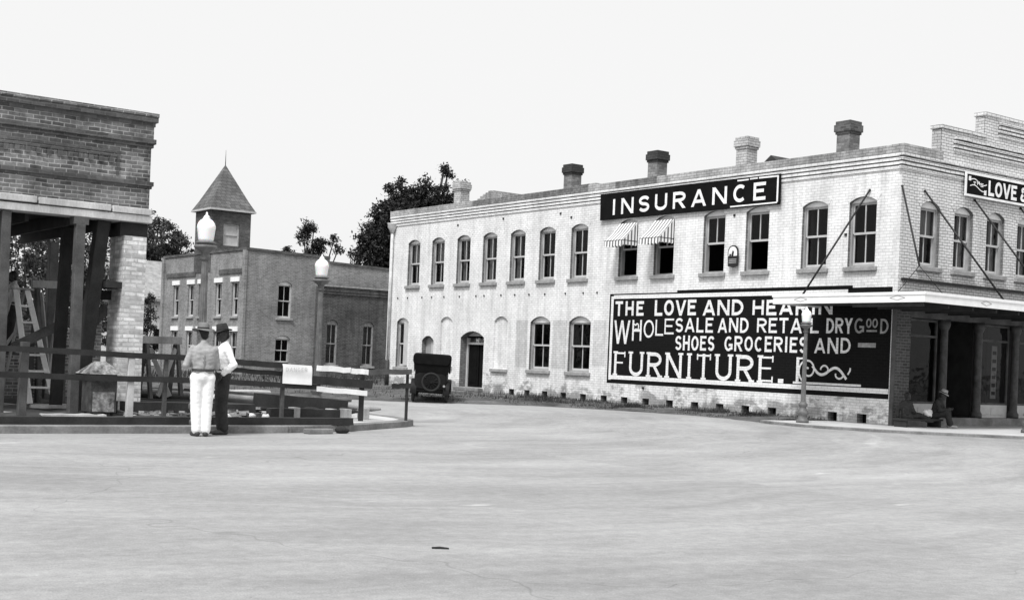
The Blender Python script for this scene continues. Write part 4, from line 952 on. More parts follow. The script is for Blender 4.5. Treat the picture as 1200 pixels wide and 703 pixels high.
tree('broadleaf_tree', 'airy leafy tree behind the hall and the brick pier', (7.2, 71.5, 0), 11,
     cl((0, 0, 9.2, 2.1, 2.1, 1.5), (-1.6, 1, 8.2, 1.7, 1.7, 1.5), (1.6, -1, 8.9, 1.1, 1.1, .8), (-.2, 0, 10.6, .9, .9, .8), (.8, -.4, 8.0, 1.6, 1.6, .9), (-2.3, 1.5, 10, .9, .9, .9)), 11500, .13, 'leaf_mid', trunk=.3)
tree('broadleaf_tree', 'sparse tree top showing over the hall parapet', (18.7, 69.3, 0), 11,
     cl((-1.3, .9, 9.3, .3, .3, .2), (-.35, .2, 10.3, .5, .5, .75), (-.1, .1, 11.35, .28, .28, .4), (.25, -.15, 10.9, .25, .25, .3), (.75, -.5, 9.8, .6, .6, .55), (1.55, -1.1, 10.2, .3, .3, .5), (1.9, -1.3, 9.6, .4, .4, .4), (.2, -.1, 9.2, .7, .7, .45), (-.6, .4, 8.6, .6, .6, .5)), 3600, .12, 'leaf_dark', trunk=.2)
tree('young_tree', 'dark shrubby tree beside the brick pier before the far house', (3.35, 62.6, 0), 5,
     cl((0, 0, 1.9, .7, .7, 1.3), (.1, -.1, 3.5, .4, .4, .5), (.2, -.1, 4.4, .25, .25, .35), (-.3, .2, 1.0, .9, .9, .9)), 3600, .11, 'leaf_dark', trunk=.1)
for (x, y, z, s, lab) in ((-11.2, 31.5, 0, 1.0, 'bushy tree seen through the gutted ground floor at left'), (-10.2, 36, 0, 1.1, 'bushy tree seen between the props and the brick pier'), (-14.5, 28, 0, .9, 'bushy tree behind the worker on the ladder')):
    tree('bushy_tree', lab, (x, y, z), 6, cl((0, 0, 4.6*s, 1.7*s, 1.7*s, 1.4*s), (-1.3, .6, 3.4*s, 1.4*s, 1.4*s, 1.4*s), (1.3, -.5, 3.5*s, 1.3*s, 1.3*s, 1.2*s), (0.2, 0, 5.9*s, .9*s, .9*s, .8*s), (0, 0, 2.0*s, 1.9*s, 1.9*s, 1.2*s)), 9000, .10, 'leaf_mid', group='trees behind the gutted building', trunk=.16)

# ------------------------------------------------------------------ street lamps
def lamp_post():
    t = thing('street_lamp', 'tall street lamp with white acorn globe beside the two standing men', 'street lamp', group='acorn globe street lamps')
    mb = MB(); mb.lathe([(.17, 0), (.17, .07), (.13, .1), (.12, .2), (.155, .24), (.155, .3), (.1, .36), (.09, .42), (.12, .46), (.12, .5), (.075, .56)], seg=16); mb.build('base', 'lamp_iron', t)
    mb = MB(); mb.lathe([(.068, .55), (.06, 1.2), (.05, 2.2), (.048, 2.42)], seg=24, flute=.12); mb.build('pole', 'lamp_iron', t)
    mb = MB(); mb.lathe([(.048, 2.4), (.075, 2.43), (.055, 2.47), (.065, 2.52), (.155, 2.58), (.17, 2.6), (.16, 2.625), (.12, 2.63), (.12, 2.65), (.15, 2.655), (.15, 2.67), (.13, 2.68)], seg=20); mb.build('capital', 'lamp_iron', t)
    mb = MB(); mb.lathe([(.1, 2.675), (.112, 2.72), (.13, 2.86), (.136, 2.885), (.132, 2.915), (.119, 2.955), (.092, 2.99), (.062, 3.01), (.046, 3.018)], seg=20); g = mb.build('globe', 'opal', t)
    mb = MB(); mb.lathe([(.05, 3.015), (.056, 3.025), (.034, 3.06), (.016, 3.075), (.015, 3.1), (.008, 3.115)], seg=12); mb.build('finial', 'white_paint', g)
    return t
lp = lamp_post(); lp.location = (-19.0, -.02, .12); lp.scale = (1.17,)*3
for (x, y, z, s, lab) in ((-15.1, 3.12, .115, 1.085, 'street lamp with white acorn globe rising behind the fence and lumber'), (-2.2, 1.12, .142, .958, 'street lamp with white acorn globe before the painted advertisement'), (1.75, -2.75, .142, .96, 'street lamp at the right frame edge on the store pavement')):
    o = dup(lp); o.location = (x, y, z); o.scale = (s,)*3; o['label'] = lab

# ------------------------------------------------------------------ street barricade
FB_ = thing('barricade', 'rough timber rail barricade round the torn up pavement', 'barricade', (-18, 1.35, .115), world=True)
def rail(p, q, ht, mk, nm='rail', d=.03, lab=None):
    mb = MB(); mb.plank(p, q, d, ht); o = mb.build(nm, mk, FB_)
    if lab: o['label'] = lab
y0 = 1.3
rail((-26, y0, 1.36), (-18.0, y0+.01, 1.235), .1, 'wood_dark'); rail((-18.2, y0+.04, 1.215), (-16.7, y0, 1.165), .11, 'wood_dark'); rail((-17.95, y0+.08, 1.06), (-16.3, y0+.06, .99), .09, 'wood_dark')
rail((-26, y0, .9), (-18.0, y0, .83), .1, 'wood_dark'); rail((-18.2, y0+.035, .84), (-16.0, y0, .77), .1, 'wood_dark')
rail((-16.3, y0-.02, .915), (-14.85, y0-.02, .845), .16, 'wood_dark', d=.035)
rail((-16.09, y0-.04, 1.145), (-15.36, y0-.04, 1.112), .105, 'white_paint', 'white_board'); rail((-15.35, y0-.035, 1.108), (-14.97, y0-.04, 1.09), .105, 'white_paint', 'white_board'); rail((-16.08, y0-.05, .74), (-14.97, y0-.05, .672), .1, 'white_paint', 'white_board')
rail((-14.98, y0, 1.09), (-13.86, y0+.1, 1.125), .1, 'wood_mid')
rail((-14.3, y0+.12, .82), (-13.86, y0+.12, .84), .1, 'wood_dark')
for x, yy, zt, wd, mk, lean in ((-21.55, 1.42, 1.42, .13, 'wood_mid', .02), (-19.72, 1.36, 1.26, .11, 'wood_pale', 0), (-19.08, 1.38, 1.3, .07, 'wood_mid', .01), (-16.75, 1.39, 1.2, .07, 'wood_mid', 0), (-15.03, 1.37, 1.14, .08, 'wood_dark', 0), (-13.92, 1.46, 1.17, .05, 'wood_dark', 0), (-17.9, 1.42, 1.28, .06, 'wood_dark', 0), (-23.5, 1.4, 1.4, .09, 'wood_mid', 0)):
    mb = MB(); mb.beam((x, yy, .11), (x+lean, yy, zt), wd, wd, (0, 1, 0)); mb.build('post', mk, FB_, bevel=.005)
NT = thing('danger_notice', 'white notice sheet faintly lettered DANGER on the barricade', 'notice', (-16.51, 1.26, 1.01))
mb = MB(); n = 8
for i in range(n):
    for j in range(n):
        fx = lambda k: -.31+.62*k/n; fz = lambda k: -.18+.37*k/n; fy = lambda a, b: -.005*math.sin(a*.9+b*.4)-.004*math.cos(b*1.2)+(.02 if (a in (0, n) and b in (n,)) else 0)
        mb.face([(fx(i), fy(i, j), fz(j)-.02*i/n), (fx(i+1), fy(i+1, j), fz(j)-.02*(i+1)/n), (fx(i+1), fy(i+1, j+1), fz(j+1)-.02*(i+1)/n), (fx(i), fy(i, j+1), fz(j+1)-.02*i/n)])
bmesh.ops.remove_doubles(mb.bm, verts=mb.bm.verts, dist=1e-5); mb.build('sheet', 'paper', NT, smooth=True, fix=False)
l_ = Letters(lambda u, z, d: Vector((u, d, z)), -.014, .0002); l_.word('DANGER', -.25, .2, .05, .125, .16, .3); l_.mb.build('lettering', 'pencil', NT, fix=False)

# timbers and lumber on the torn up pavement
def timber(name, label, p, q, wd, ht, mk, group=None, cat='timber', bev=.012):
    c = (Vector(p)+Vector(q))/2; mb = MB(); mb.plank(Vector(p)-c, Vector(q)-c, wd, ht, warp=.012); o = mb.build(name, mk, org=None); o.location = c; return tag(o, label, cat, group)
timber('long_timber', 'long dark squared timber lying along the kerb edge behind the men', (-26, .02, .18), (-16.0, .04, .19), .2, .13, 'wood_dark')
def log(label, p, q, r, mk):
    c = (Vector(p)+Vector(q))/2; a, b = Vector(p)-c, Vector(q)-c; mb = MB(); n = 9
    mb.tube([a.lerp(b, i/n)+Vector((0, 0, .012*math.sin(i*1.7))) for i in range(n)]+[a.lerp(b, .97), b], [r*(1+.05*math.sin(i*2.3)) for i in range(n)]+[r*.9, r*.25], 10)
    o = mb.build('log', mk, smooth=False); o.location = c; tag(o, label, 'log', 'poles lying behind the barricade')
log('upper pale weathered pole with pointed end lying on blocks', (-17.6, 8.0, .42), (-14.35, 1.75, .335), .07, 'wood_grey')
log('dark pole lying beside the pale pole on blocks', (-18.3, 7.6, .36), (-14.8, 1.9, .27), .08, 'wood_dark')
log('lowest dark pole resting nearest the kerb', (-18.9, 6.6, .27), (-15.5, 2.1, .27), .08, 'wood_dark')
timber('plank', 'pale loose plank lying across the dark lumber', (-15.2, 8.8, .42), (-13.7, 8.2, .43), .25, .04, 'wood_pale', 'loose planks on the broken pavement', 'plank')
timber('plank', 'white plank leaning low behind the man with dark trousers', (-17.55, 3.3, .35), (-17.0, 3.3, .62), .2, .03, 'wood_pale', 'loose planks on the broken pavement', 'plank')
timber('plank', 'pale short plank at the foot of the dark posts', (-21.0, 2.2, .14), (-19.9, 2.1, .15), .25, .05, 'wood_pale', 'loose planks on the broken pavement', 'plank')
timber('plank', 'flat grey plank under the step ladder feet', (-21.3, 5.75, .14), (-19.3, 5.7, .14), .35, .05, 'wood_grey', 'loose planks on the broken pavement', 'plank')
timber('plank', 'long plank lying behind the sawhorse', (-18.2, 7.4, .5), (-15.6, 7.9, .42), .28, .05, 'wood_mid', 'loose planks on the broken pavement', 'plank')
for i, (p, q, mk, lab) in enumerate((((-19.2, 5.2, .3), (-16.2, 3.4, .3), 'wood_mid', 'dark plank slanting across the pile beyond the two men'), ((-18.8, 4.6, .24), (-15.9, 3.0, .26), 'wood_grey', 'grey plank low in the pile behind the danger notice'),
        ((-16.6, 6.4, .5), (-14.4, 3.0, .44), 'wood_mid', 'dirty plank topmost on the pile behind the white boards'), ((-17.6, 2.2, .17), (-16.5, 2.5, .17), 'wood_pale', 'short pale plank on the broken ground left of the notice'), ((-20.6, 4.2, .2), (-18.6, 3.9, .18), 'wood_grey', 'grey plank on the ground between prop posts and brick pier'))):
    timber('plank', lab, p, q, .24, .05, mk, 'loose planks on the broken pavement', 'plank')
k = 0
for x, yy, mk, lab in ((-15.28, 2.15, 'wood_pale', 'pale timber block under the pointed pole end'), (-15.05, 1.95, 'wood_grey', 'grey timber block at the right end of the pile'), (-16.1, 3.1, 'wood_mid', 'dark timber block under the middle of the poles'), (-14.62, 1.98, 'wood_grey', 'small timber block nearest the kerb corner'), (-16.3, 1.75, 'wood_grey', 'timber block beside the notice post')):
    mb = MB(); mb.box(-.06, .06, -.15, .15, 0, .2+.01*k); o = mb.build('timber_block', mk, bevel=.008); o.location = (x, yy, .116); tag(o, lab, 'block', 'timber blocks under the poles'); k += 1
timber('dark_beam', 'upper dark beam stacked in front of the lamp base', (-16.7, 2.7, .45), (-14.85, 2.3, .36), .25, .26, 'wood_dark', cat='beam')
timber('dark_beam', 'short dark beam lying between the blocks', (-16.85, 1.75, .24), (-15.35, 1.72, .22), .2, .2, 'wood_dark', cat='beam')
timber('dark_beam', 'long dark beam lying beyond the fence posts', (-19.6, 3.2, .25), (-16.7, 2.7, .24), .25, .24, 'wood_dark', cat='beam')
mb = MB()
for _ in range(150):
    x, y = rnd.uniform(-19.4, -16), rnd.uniform(2.0, 4.6); h = .1+.16*max(0, 1-abs(x+17.3)/1.6)*rnd.random()
    c = Vector((x, y, .1+h*.5)); a = rnd.uniform(0, 3.1); d = Vector((math.cos(a), math.sin(a), rnd.uniform(-.3, .3)))*.1; mb.mi = rnd.choice((0, 0, 1)); mb.beam(c-d, c+d, .1, .065)
o = mb.build('rubble', ['brick_hall', 'brick_low']); struct(o, 'stuff')
mb = MB(); mb.box(-.26, .26, -.1, .1, 0, .09); o = mb.build('stone_block', 'kerb', bevel=.015); o.location = (-16.95, -.5, 0); o.rotation_euler = (0, 0, .12); tag(o, 'loose stone block lying against the kerb face', 'block')
mb = MB(); mb.ell((0, 0, .06), (.12, .1, .07)); mb.ell((.1, .03, .05), (.08, .08, .05)); o = mb.build('sack', 'cloth_dark', smooth=True); o.location = (-16.45, -.42, 0); tag(o, 'small dark sack dropped beside the kerb', 'sack')
for x, yy, a, lab in ((-17.75, 1.6, .3, 'crumpled white paper scrap left of the notice post'), (-16.95, 1.65, .9, 'crumpled white paper scrap by the notice post'), (-17.15, 1.8, 1.9, 'crumpled white paper scrap between the fence posts')):
    mb = MB(); mb.ell((0, 0, .05), (.08, .06, .05), 8, 6)
    for v in mb.bm.verts: v.co += Vector((rnd.uniform(-1, 1), rnd.uniform(-1, 1), rnd.uniform(-1, 1)))*.02
    o = mb.build('paper_scrap', 'paper'); o.location = (x, yy, .12); tag(o, lab, 'paper', 'paper scraps on the ground')

# sawhorse and raised trestle
def horse(name, label, x0, x1, y, z0, z1, mk='wood_mid'):
    c = Vector(((x0+x1)/2, y, z0)); t = thing(name, label, 'trestle', c, world=True)
    mb = MB(); mb.beam((x0, y, z1-.08), (x1, y, z1-.06), .16, .16); mb.build('top_beam', 'wood_grey', t, bevel=.008)
    for x in (x0+.12, x1-.1):
        for s in (-1, 1): mb = MB(); mb.beam((x, y+s*.06, z1-.16), (x+.02, y+s*.4, z0), .07, .1); mb.build('leg', mk, t)
    mb = MB(); mb.beam((x0+.16, y-.12, z1-.25), (x1-.35, y-.35, z0+.25), .04, .1); mb.build('brace', 'wood_grey', t); mb = MB(); mb.beam((x1-.16, y-.12, z1-.25), (x0+.3, y-.33, z0+.25), .04, .1); mb.build('brace', 'wood_grey', t)
horse('sawhorse', 'timber sawhorse with crossed braces beside the brick pier', -17.85, -16.95, 6.0, .115, 1.64)
horse('tall_trestle', 'tall timber trestle standing behind the step ladder', -20.0, -19.3, 6.6, .115, 2.7)

# step ladder
LD = thing('step_ladder', 'wooden step ladder standing open under the gutted front', 'ladder', (-20.25, 6, .165), world=True)
top = 2.47; zb = .17
for a, b in (((-20.15, 5.85, zb), (-20.44, 6.1, top)), ((-19.66, 5.85, zb), (-20.22, 6.1, top))): mb = MB(); mb.beam(a, b, .05, .1); mb.build('side_rail', 'wood_fresh', LD)
for k in range(1, 7):
    f = k/7; xl = -20.15+(-.29)*f; xr_ = -19.66+(-.56)*f; mb = MB(); mb.beam((xl, 5.84+.25*f, zb+(top-zb)*f), (xr_, 5.84+.25*f, zb+(top-zb)*f), .1, .04); mb.build('step', 'wood_fresh', LD)
mb = MB(); mb.box(-20.52, -20.12, 6.0, 6.26, top, top+.035); mb.build('top_step', 'wood_grey', LD)
for a, b in (((-20.85, 6.9, zb-.04), (-20.48, 6.15, top)), ((-20.45, 6.95, zb-.04), (-20.25, 6.2, top))): mb = MB(); mb.beam(a, b, .03, .07); mb.build('rear_leg', 'wood_grey', LD)
mb = MB(); mb.beam((-20.8, 6.7, .8), (-20.3, 6.2, 1.75), .03, .06); mb.build('stay', 'wood_grey', LD)
PF = thing('work_platform', 'low plank platform on posts behind the step ladder', 'platform', (-20.2, 7.5, .115), world=True)
mb = MB(); mb.box(-21.0, -19.5, 7.2, 7.9, 1.12, 1.17); mb.build('deck', 'wood_mid', PF)
for x in (-20.9, -19.6):
    for y in (7.3, 7.8): mb = MB(); mb.beam((x, y, .115), (x, y, 1.12), .08, .08, (0, 1, 0)); mb.build('post', 'wood_dark', PF)

# street refuse box with pyramid lid
BN = thing('refuse_box', 'square refuse box with pyramid lid behind the barricade', 'bin', (-19.86, 2.55, .115), scale=.9)
mb = MB()
for x in (-.2, .2):
    for y in (-.2, .2): mb.beam((x, y, 0), (x, y, .12), .04, .04, (0, 1, 0))
mb.build('legs', 'iron', BN)
mb = MB(); mb.box(-.27, .27, -.27, .27, .08, .86); mb.build('body', 'bin', BN, bevel=.01)
mb = MB(); mb.box(-.22, .22, -.282, -.268, .1, .5); mb.build('lower_panel', 'bin_panel', BN)
mb = MB(); A = [(-.38, -.38, .86), (.38, -.38, .86), (.38, .38, .86), (-.38, .38, .86)]; B = [(-.09, -.09, 1.11), (.09, -.09, 1.11), (.09, .09, 1.11), (-.09, .09, 1.11)]
mb.face(A[::-1]); mb.face(B)
for i in range(4): mb.face([A[i], A[(i+1) % 4], B[(i+1) % 4], B[i]])
mb.build('lid', 'bin_panel', BN)

# ------------------------------------------------------------------ people
def hand(mb, wrist, dirv, palm_n, s=1.):
    """palm, four bent fingers and a thumb"""
    d = Vector(dirv).normalized(); n = Vector(palm_n).normalized(); sd = d.cross(n).normalized(); w_ = Vector(wrist)
    mb.cap(w_, w_+d*.045*s, .027*s, .03*s); 
    for k, (o, ln) in enumerate(((-.03, .072), (-.01, .082), (.01, .076), (.03, .06))):
        a = w_+d*.05*s+sd*o*s; b = a+d*ln*.5*s+n*.006; c = b+(d*.7+n*.7).normalized()*ln*.5*s
        mb.cap(w_+d*.02*s+sd*o*.7*s, a, .016*s, .0135*s, 8); mb.cap(a, b, .0125*s, .0115*s, 8); mb.cap(b, c, .0115*s, .009*s, 8)
    a = w_+d*.01*s-sd*.025*s; b = a+(d*.6-sd*.8).normalized()*.045*s; c = b+(d*.9+n*.3).normalized()*.035*s
    mb.cap(a, b, .016*s, .013*s, 8); mb.cap(b, c, .013*s, .01*s, 8)
def head(mb, c, yaw, pitch=0, tilt=0):
    """head facing local +Y; c is the head centre"""
    rot = Matrix.Rotation(yaw, 3, 'Z') @ Matrix.Rotation(pitch, 3, 'X') @ Matrix.Rotation(tilt, 3, 'Y'); c = Vector(c)
    T = lambda x, y, z: c+rot @ Vector((x, y, z))
    mb.ell(T(0, -.012, .02), (.076, .096, .1), rot=rot); mb.ell(T(0, .022, -.04), (.06, .07, .075), rot=rot)
    mb.cap(T(0, .085, .012), T(0, .104, -.022), .011, .015, 8); mb.ell(T(0, .082, -.085), (.028, .022, .02), rot=rot)
    mb.cap(T(-.018, .088, -.055), T(.018, .088, -.055), .009, .009, 8); mb.cap(T(-.045, .078, .03), T(.045, .078, .03), .012, .012, 8)
    for s in (-1, 1): mb.ell(T(s*.078, -.008, -.002), (.012, .02, .032), rot=rot)
    return T, rot
def hat(mb, T, rot, brim=.155, crown=.1, z=.075, dip=.03):
    n = 28
    ring_ = lambda r, zz, sx=1., dp=0.: [mb.bm.verts.new(T(r*sx*math.cos(2*math.pi*k/n), -.01+r*1.12*math.sin(2*math.pi*k/n), zz-dp*abs(math.sin(2*math.pi*k/n)) + .35*dp*abs(math.cos(2*math.pi*k/n)))) for k in range(n)]
    rg = [ring_(.082, z-.008), ring_(brim, z-.004, 1, dip), ring_(brim+.002, z+.004, 1, dip), ring_(.09, z+.008), ring_(.087, z+.05), ring_(.078, z+crown), ring_(.06, z+crown+.012), ring_(.025, z+crown-.006)]
    for A, B in zip(rg, rg[1:]):
        for k in range(n): f = mb.bm.faces.new((A[k], A[(k+1) % n], B[(k+1) % n], B[k])); f.smooth = True
    mb.bm.faces.new(rg[-1])
def person(label, loc, rz, J, skin, shirt, trouser, shoe, hatk=None, head_yaw=0, head_pitch=0, group=None, scale=1, belt=True, vox=.013, hat_tilt=0, sleeves=True, brim=.155):
    """J holds joints in local space: facing +Y, x to the person's right"""
    t = thing('person', label, 'person', loc, rz, group, scale=scale)
    P = {k: Vector(v) for k, v in J.items()}
    b = MB(); b.cap(P['pelvis'], P['chest'], .12, .14); b.cap(P['chest'], P['neck'], .1, .06); b.cap(P['neck'], P['head']-Vector((0, 0, .07)), .052, .05)
    T, rot = head(b, P['head'], head_yaw, head_pitch, hat_tilt)
    for s in 'lr':
        b.cap(P['chest']+Vector((0, 0, .1)), P['sh'+s], .07, .055); b.cap(P['sh'+s], P['el'+s], .05, .04); b.cap(P['el'+s], P['wr'+s], .04, .027)
        d = (P['wr'+s]-P['el'+s]).normalized(); pn = P.get('pn'+s, Vector((0, 1, -.3))); hand(b, P['wr'+s]+d*.01, P.get('hd'+s, d), pn)
        b.cap(P['hip'+s], P['kn'+s], .085, .06); b.cap(P['kn'+s], P['an'+s], .058, .04); b.cap(P['an'+s]-Vector((0, 0, .02)), P['to'+s], .038, .03)
    blob(b, 'body', skin, t, .0105, 2)
    b = MB(); sd = P['shr']-P['shl']; ax_ = sd.normalized(); pz = P['pelvis']; cz_ = P['chest']; nz = P['neck']
    rg = []
    for q, wx, wy in ((pz+Vector((0, 0, .02)), .145, .11), (pz+Vector((0, 0, .06)), .168, .128), (pz.lerp(cz_, .45), .17, .125), (cz_, .192, .138), (cz_.lerp(nz, .35), .2, .132), (cz_.lerp(nz, .6), .18, .11), (cz_.lerp(nz, .8), .125, .085), (nz, .06, .06)):
        tdir = (nz-pz).normalized(); fy_ = tdir.cross(ax_).normalized()
        rg.append([b.bm.verts.new(q+ax_*wx*math.copysign(abs(math.cos(2*math.pi*k/20))**.8, math.cos(2*math.pi*k/20))+fy_*wy*math.copysign(abs(math.sin(2*math.pi*k/20))**.8, math.sin(2*math.pi*k/20))) for k in range(20)])
    for A, B in zip(rg, rg[1:]):
        for k in range(20): b.bm.faces.new((A[k], A[(k+1) % 20], B[(k+1) % 20], B[k]))
    b.bm.faces.new(rg[0][::-1]); b.bm.faces.new(rg[-1]); b.cap(P['chest']+Vector((0, 0, .1)), P['neck']-Vector((0, 0, .01)), .09, .068)
    for s in 'lr':
        b.cap(P['sh'+s], P['el'+s], .064, .057)
        if sleeves: b.cap(P['el'+s], P['el'+s].lerp(P['wr'+s], .88), .06, .045)
        else: b.cap(P['el'+s], P['el'+s].lerp(P['wr'+s], .25), .06, .056)
    blob(b, 'shirt', shirt, t, vox)
    b = MB(); b.cap(P['hipl'], P['hipr'], .115, .115); b.cap(P['pelvis']-Vector((0, 0, .02)), P['pelvis']+Vector((0, 0, .075)), .135, .128)
    for s in 'lr': b.cap(P['hip'+s], P['kn'+s], .108, .09); b.cap(P['kn'+s], P['an'+s]+Vector((0, 0, .015)), .09, .08)
    tr = blob(b, 'trousers', trouser, t, vox)
    if belt:
        b = MB(); b.lathe([(.148, 0), (.152, .005), (.152, .035), (.148, .04)], (0, 0, 0), 20); b.bm.verts.ensure_lookup_table()
        for v in b.bm.verts: v.co = P['pelvis']+Vector((v.co.x*1.17, v.co.y*.97, v.co.z+.06))
        b.build('belt', 'leather', t)
    for s in 'lr':
        b = MB(); d = (P['to'+s]-P['an'+s]); d.z = 0; d.normalize(); a = P['an'+s]
        b.cap(a-d*.04-Vector((0, 0, .045)), a+d*.05-Vector((0, 0, .045)), .046, .048); b.cap(a+d*.05-Vector((0, 0, .048)), a+d*.17-Vector((0, 0, .055)), .046, .036); b.cap(a, a-Vector((0, 0, .04)), .05, .046)
        for v in b.bm.verts: v.co.z = max(v.co.z, a.z-.088)
        blob(b, 'shoe', shoe, t, .012, 2)
    b = MB(); b.ell(T(0, -.026, .03), (.081, .094, .098), rot=rot); b.ell(T(0, -.06, -.03), (.066, .05, .06), rot=rot); blob(b, 'hair', 'hair', t, .012, 2)
    if hatk:
        b = MB(); hat(b, T, rot, brim); h = b.build('hat', hatk, t, fix=True)
        b = MB(); b.lathe([(.0925, .083), (.0935, .086), (.0915, .108), (.09, .11)], seg=24)
        for v in b.bm.verts: v.co = T(v.co.x, v.co.y*1.12-.01, v.co.z)
        b.build('hat_band', 'felt_dark', h)
    return t
STAND = dict(pelvis=(0, 0, .98), chest=(0, 0, 1.28), neck=(0, -.01, 1.49), head=(0, .03, 1.625), shl=(-.17, -.01, 1.395), shr=(.17, -.01, 1.395), hipl=(-.09, 0, .93), hipr=(.09, 0, .93), knl=(-.1, .02, .5), knr=(.1, .02, .5), anl=(-.1, -.02, .09), anr=(.1, -.02, .09), tol=(-.13, .15, .03), tor=(.13, .15, .03))
va = math.atan2(8.4, 19.8)      # view azimuth at the two men
J1 = dict(STAND, ell=(-.27, .0, 1.13), wrl=(-.1, .2, 1.2), elr=(.225, .05, 1.12), wrr=(.05, .25, 1.14), anl=(-.07, -.02, .09), anr=(.075, -.02, .09), knl=(-.09, .01, .5), knr=(.085, .01, .5), tol=(-.12, .15, .03), tor=(.12, .15, .03), head=(-.02, .04, 1.635))
person('man seen from behind in grey shirt, white trousers and wide brimmed hat', (-19.38, -1.02, 0), -va+.15, J1, 'skin', 'shirt_grey', 'cloth_white', 'leather', 'felt', head_yaw=.5, scale=1.02, brim=.17)
J2 = dict(STAND, ell=(-.25, -.12, 1.14), wrl=(-.2, .06, .98), elr=(.24, .0, 1.12), wrr=(.08, .2, 1.08), hdl=(.2, .3, -.9))
person('man in white shirt, dark trousers and dark tilted hat facing the other man', (-18.84, -.6, 0), -va+1.75, J2, 'skin_dark', 'cloth_white', 'cloth_dark', 'leather', 'felt_dark', head_yaw=.35, head_pitch=-.2, scale=1.03, hat_tilt=.1, brim=.14)
J3 = dict(STAND, ell=(-.25, .1, 1.2), wrl=(-.15, .32, 1.3), elr=(.25, .1, 1.2), wrr=(.15, .32, 1.32))
person('bareheaded worker in pale shirt on the platform behind the step ladder', (-20.12, 7.5, 1.17), 1.2, J3, 'skin_dark', 'shade', 'cloth_dark', 'leather', None, head_yaw=.2)
# bench and the two people resting under the canopy
BE = thing('low_bench', 'low dark plank bench against the shop window under the canopy', 'bench', (.35, -.5, .143))
mb = MB(); mb.box(-.75, .8, -.22, .22, .17, .22); mb.build('seat', 'wood_dark', BE)
for x in (-.68, .72): mb = MB(); mb.box(x-.04, x+.04, -.18, .18, 0, .17); mb.build('leg', 'wood_dark', BE)
SIT = dict(pelvis=(0, 0, .33), chest=(0, .1, .62), neck=(0, .17, .8), head=(0, .24, .92), shl=(-.17, .13, .73), shr=(.17, .13, .73), hipl=(-.1, .02, .31), hipr=(.1, .02, .31), knl=(-.13, .36, .46), knr=(.12, .38, .44), anl=(-.12, .42, .09), anr=(.12, .52, .09), tol=(-.14, .57, .03), tor=(.15, .68, .03), ell=(-.23, .22, .5), wrl=(-.13, .4, .54), elr=(.23, .22, .5), wrr=(.13, .42, .52))
person('seated man hunched forward in pale straw hat and light shoes under the canopy', (1.05, -.5, .15), R(-160), SIT, 'skin_dark', 'dress', 'dress', 'straw', 'straw', head_pitch=-.4, belt=False, brim=.14, scale=.9)
J5 = dict(SIT, chest=(0, -.02, .62), neck=(0, -.02, .8), head=(0, .02, .93), shl=(-.15, -.02, .73), shr=(.15, -.02, .73), knl=(-.08, .42, .35), knr=(.09, .44, .36), anl=(-.08, .8, .26), anr=(.1, .82, .24), tol=(-.1, .88, .33), tor=(.12, .9, .32), ell=(-.2, -.16, .5), wrl=(-.19, -.16, .28), elr=(.2, .05, .5), wrr=(.12, .25, .42))
person('seated bareheaded person in dark dress stretching legs along the bench', (-.1, -.5, .143), R(-95), J5, 'skin_dark', 'dress', 'cloth_dark', 'leather', None, belt=False, head_yaw=-.3, scale=.85)
mb = MB(); mb.ell((0, 0, .1), (.12, .1, .1)); mb.ell((.08, .02, .17), (.09, .08, .07)); mb.ell((-.06, .03, .16), (.08, .08, .07))
for v in mb.bm.verts: v.co += Vector((rnd.uniform(-1, 1), rnd.uniform(-1, 1), rnd.uniform(-1, 1)))*.012
o = mb.build('bundle', 'cloth_white', smooth=True); o.location = (.72, -.55, .365); tag(o, 'white cloth bundle resting on the bench between the seated people', 'bundle')

# ------------------------------------------------------------------ touring car seen from behind
CA = thing('touring_car', 'black touring car with folding top and spare wheel parked on the verge', 'car', (-6.72, 11.76, .07), -R(35))
CA.rotation_euler = (0, R(2.0), -R(35))
def wheel(nm, x, y, r=.31, flat=False):
    mb = MB(); seg = 28
    ax = (lambda a, rr, d: Vector((x, y+d, r*0+zc+0))) if False else None
    zc = r
    f = (lambda rr, a, d: Vector((x+rr*math.cos(a), y+d, zw+rr*math.sin(a)))) if flat else (lambda rr, a, d: Vector((x+d, y+rr*math.cos(a), zw+rr*math.sin(a))))
    zw = r if not flat else .62
    prof_ = [(r-.06, -.035), (r-.02, -.045), (r, -.02), (r, .02), (r-.02, .045), (r-.06, .035)]
    rg = [[mb.bm.verts.new(f(rr, 2*math.pi*k/seg, d)) for k in range(seg)] for rr, d in prof_]; rg.append(rg[0])
    for A, B in zip(rg, rg[1:]):
        for k in range(seg): q = mb.bm.faces.new((A[k], A[(k+1) % seg], B[(k+1) % seg], B[k])); q.smooth = True
    wh = mb.build(nm, 'rubber', CA)
    mb = MB()
    for k in range(12): a = 2*math.pi*k/12; mb.tube([f(.04, a, 0), f(r-.06, a, 0)], .012, 5)
    mb.tube([f(.0, 0, -.05), f(0, 0, .05)], .045, 10); mb.build('spokes', 'car_paint', wh)
    mb = MB(); rg = [[mb.bm.verts.new(f(rr, 2*math.pi*k/seg, d)) for k in range(seg)] for rr, d in ((r-.055, -.02), (r-.075, -.02), (r-.075, .02), (r-.055, .02))]; rg.append(rg[0])
    for A, B in zip(rg, rg[1:]):
        for k in range(seg): mb.bm.faces.new((A[k], A[(k+1) % seg], B[(k+1) % seg], B[k]))
    mb.build('rim', 'car_paint' if flat else 'lamp_iron', wh)
    return wh
for x in (-.5, .5):
    for y in (0, 2.15): wheel('wheel', x, y)
wheel('spare_wheel', .03, -.52, .29, True)
sec = lambda y, hw, z0, z1: (y, hw, z0, z1)
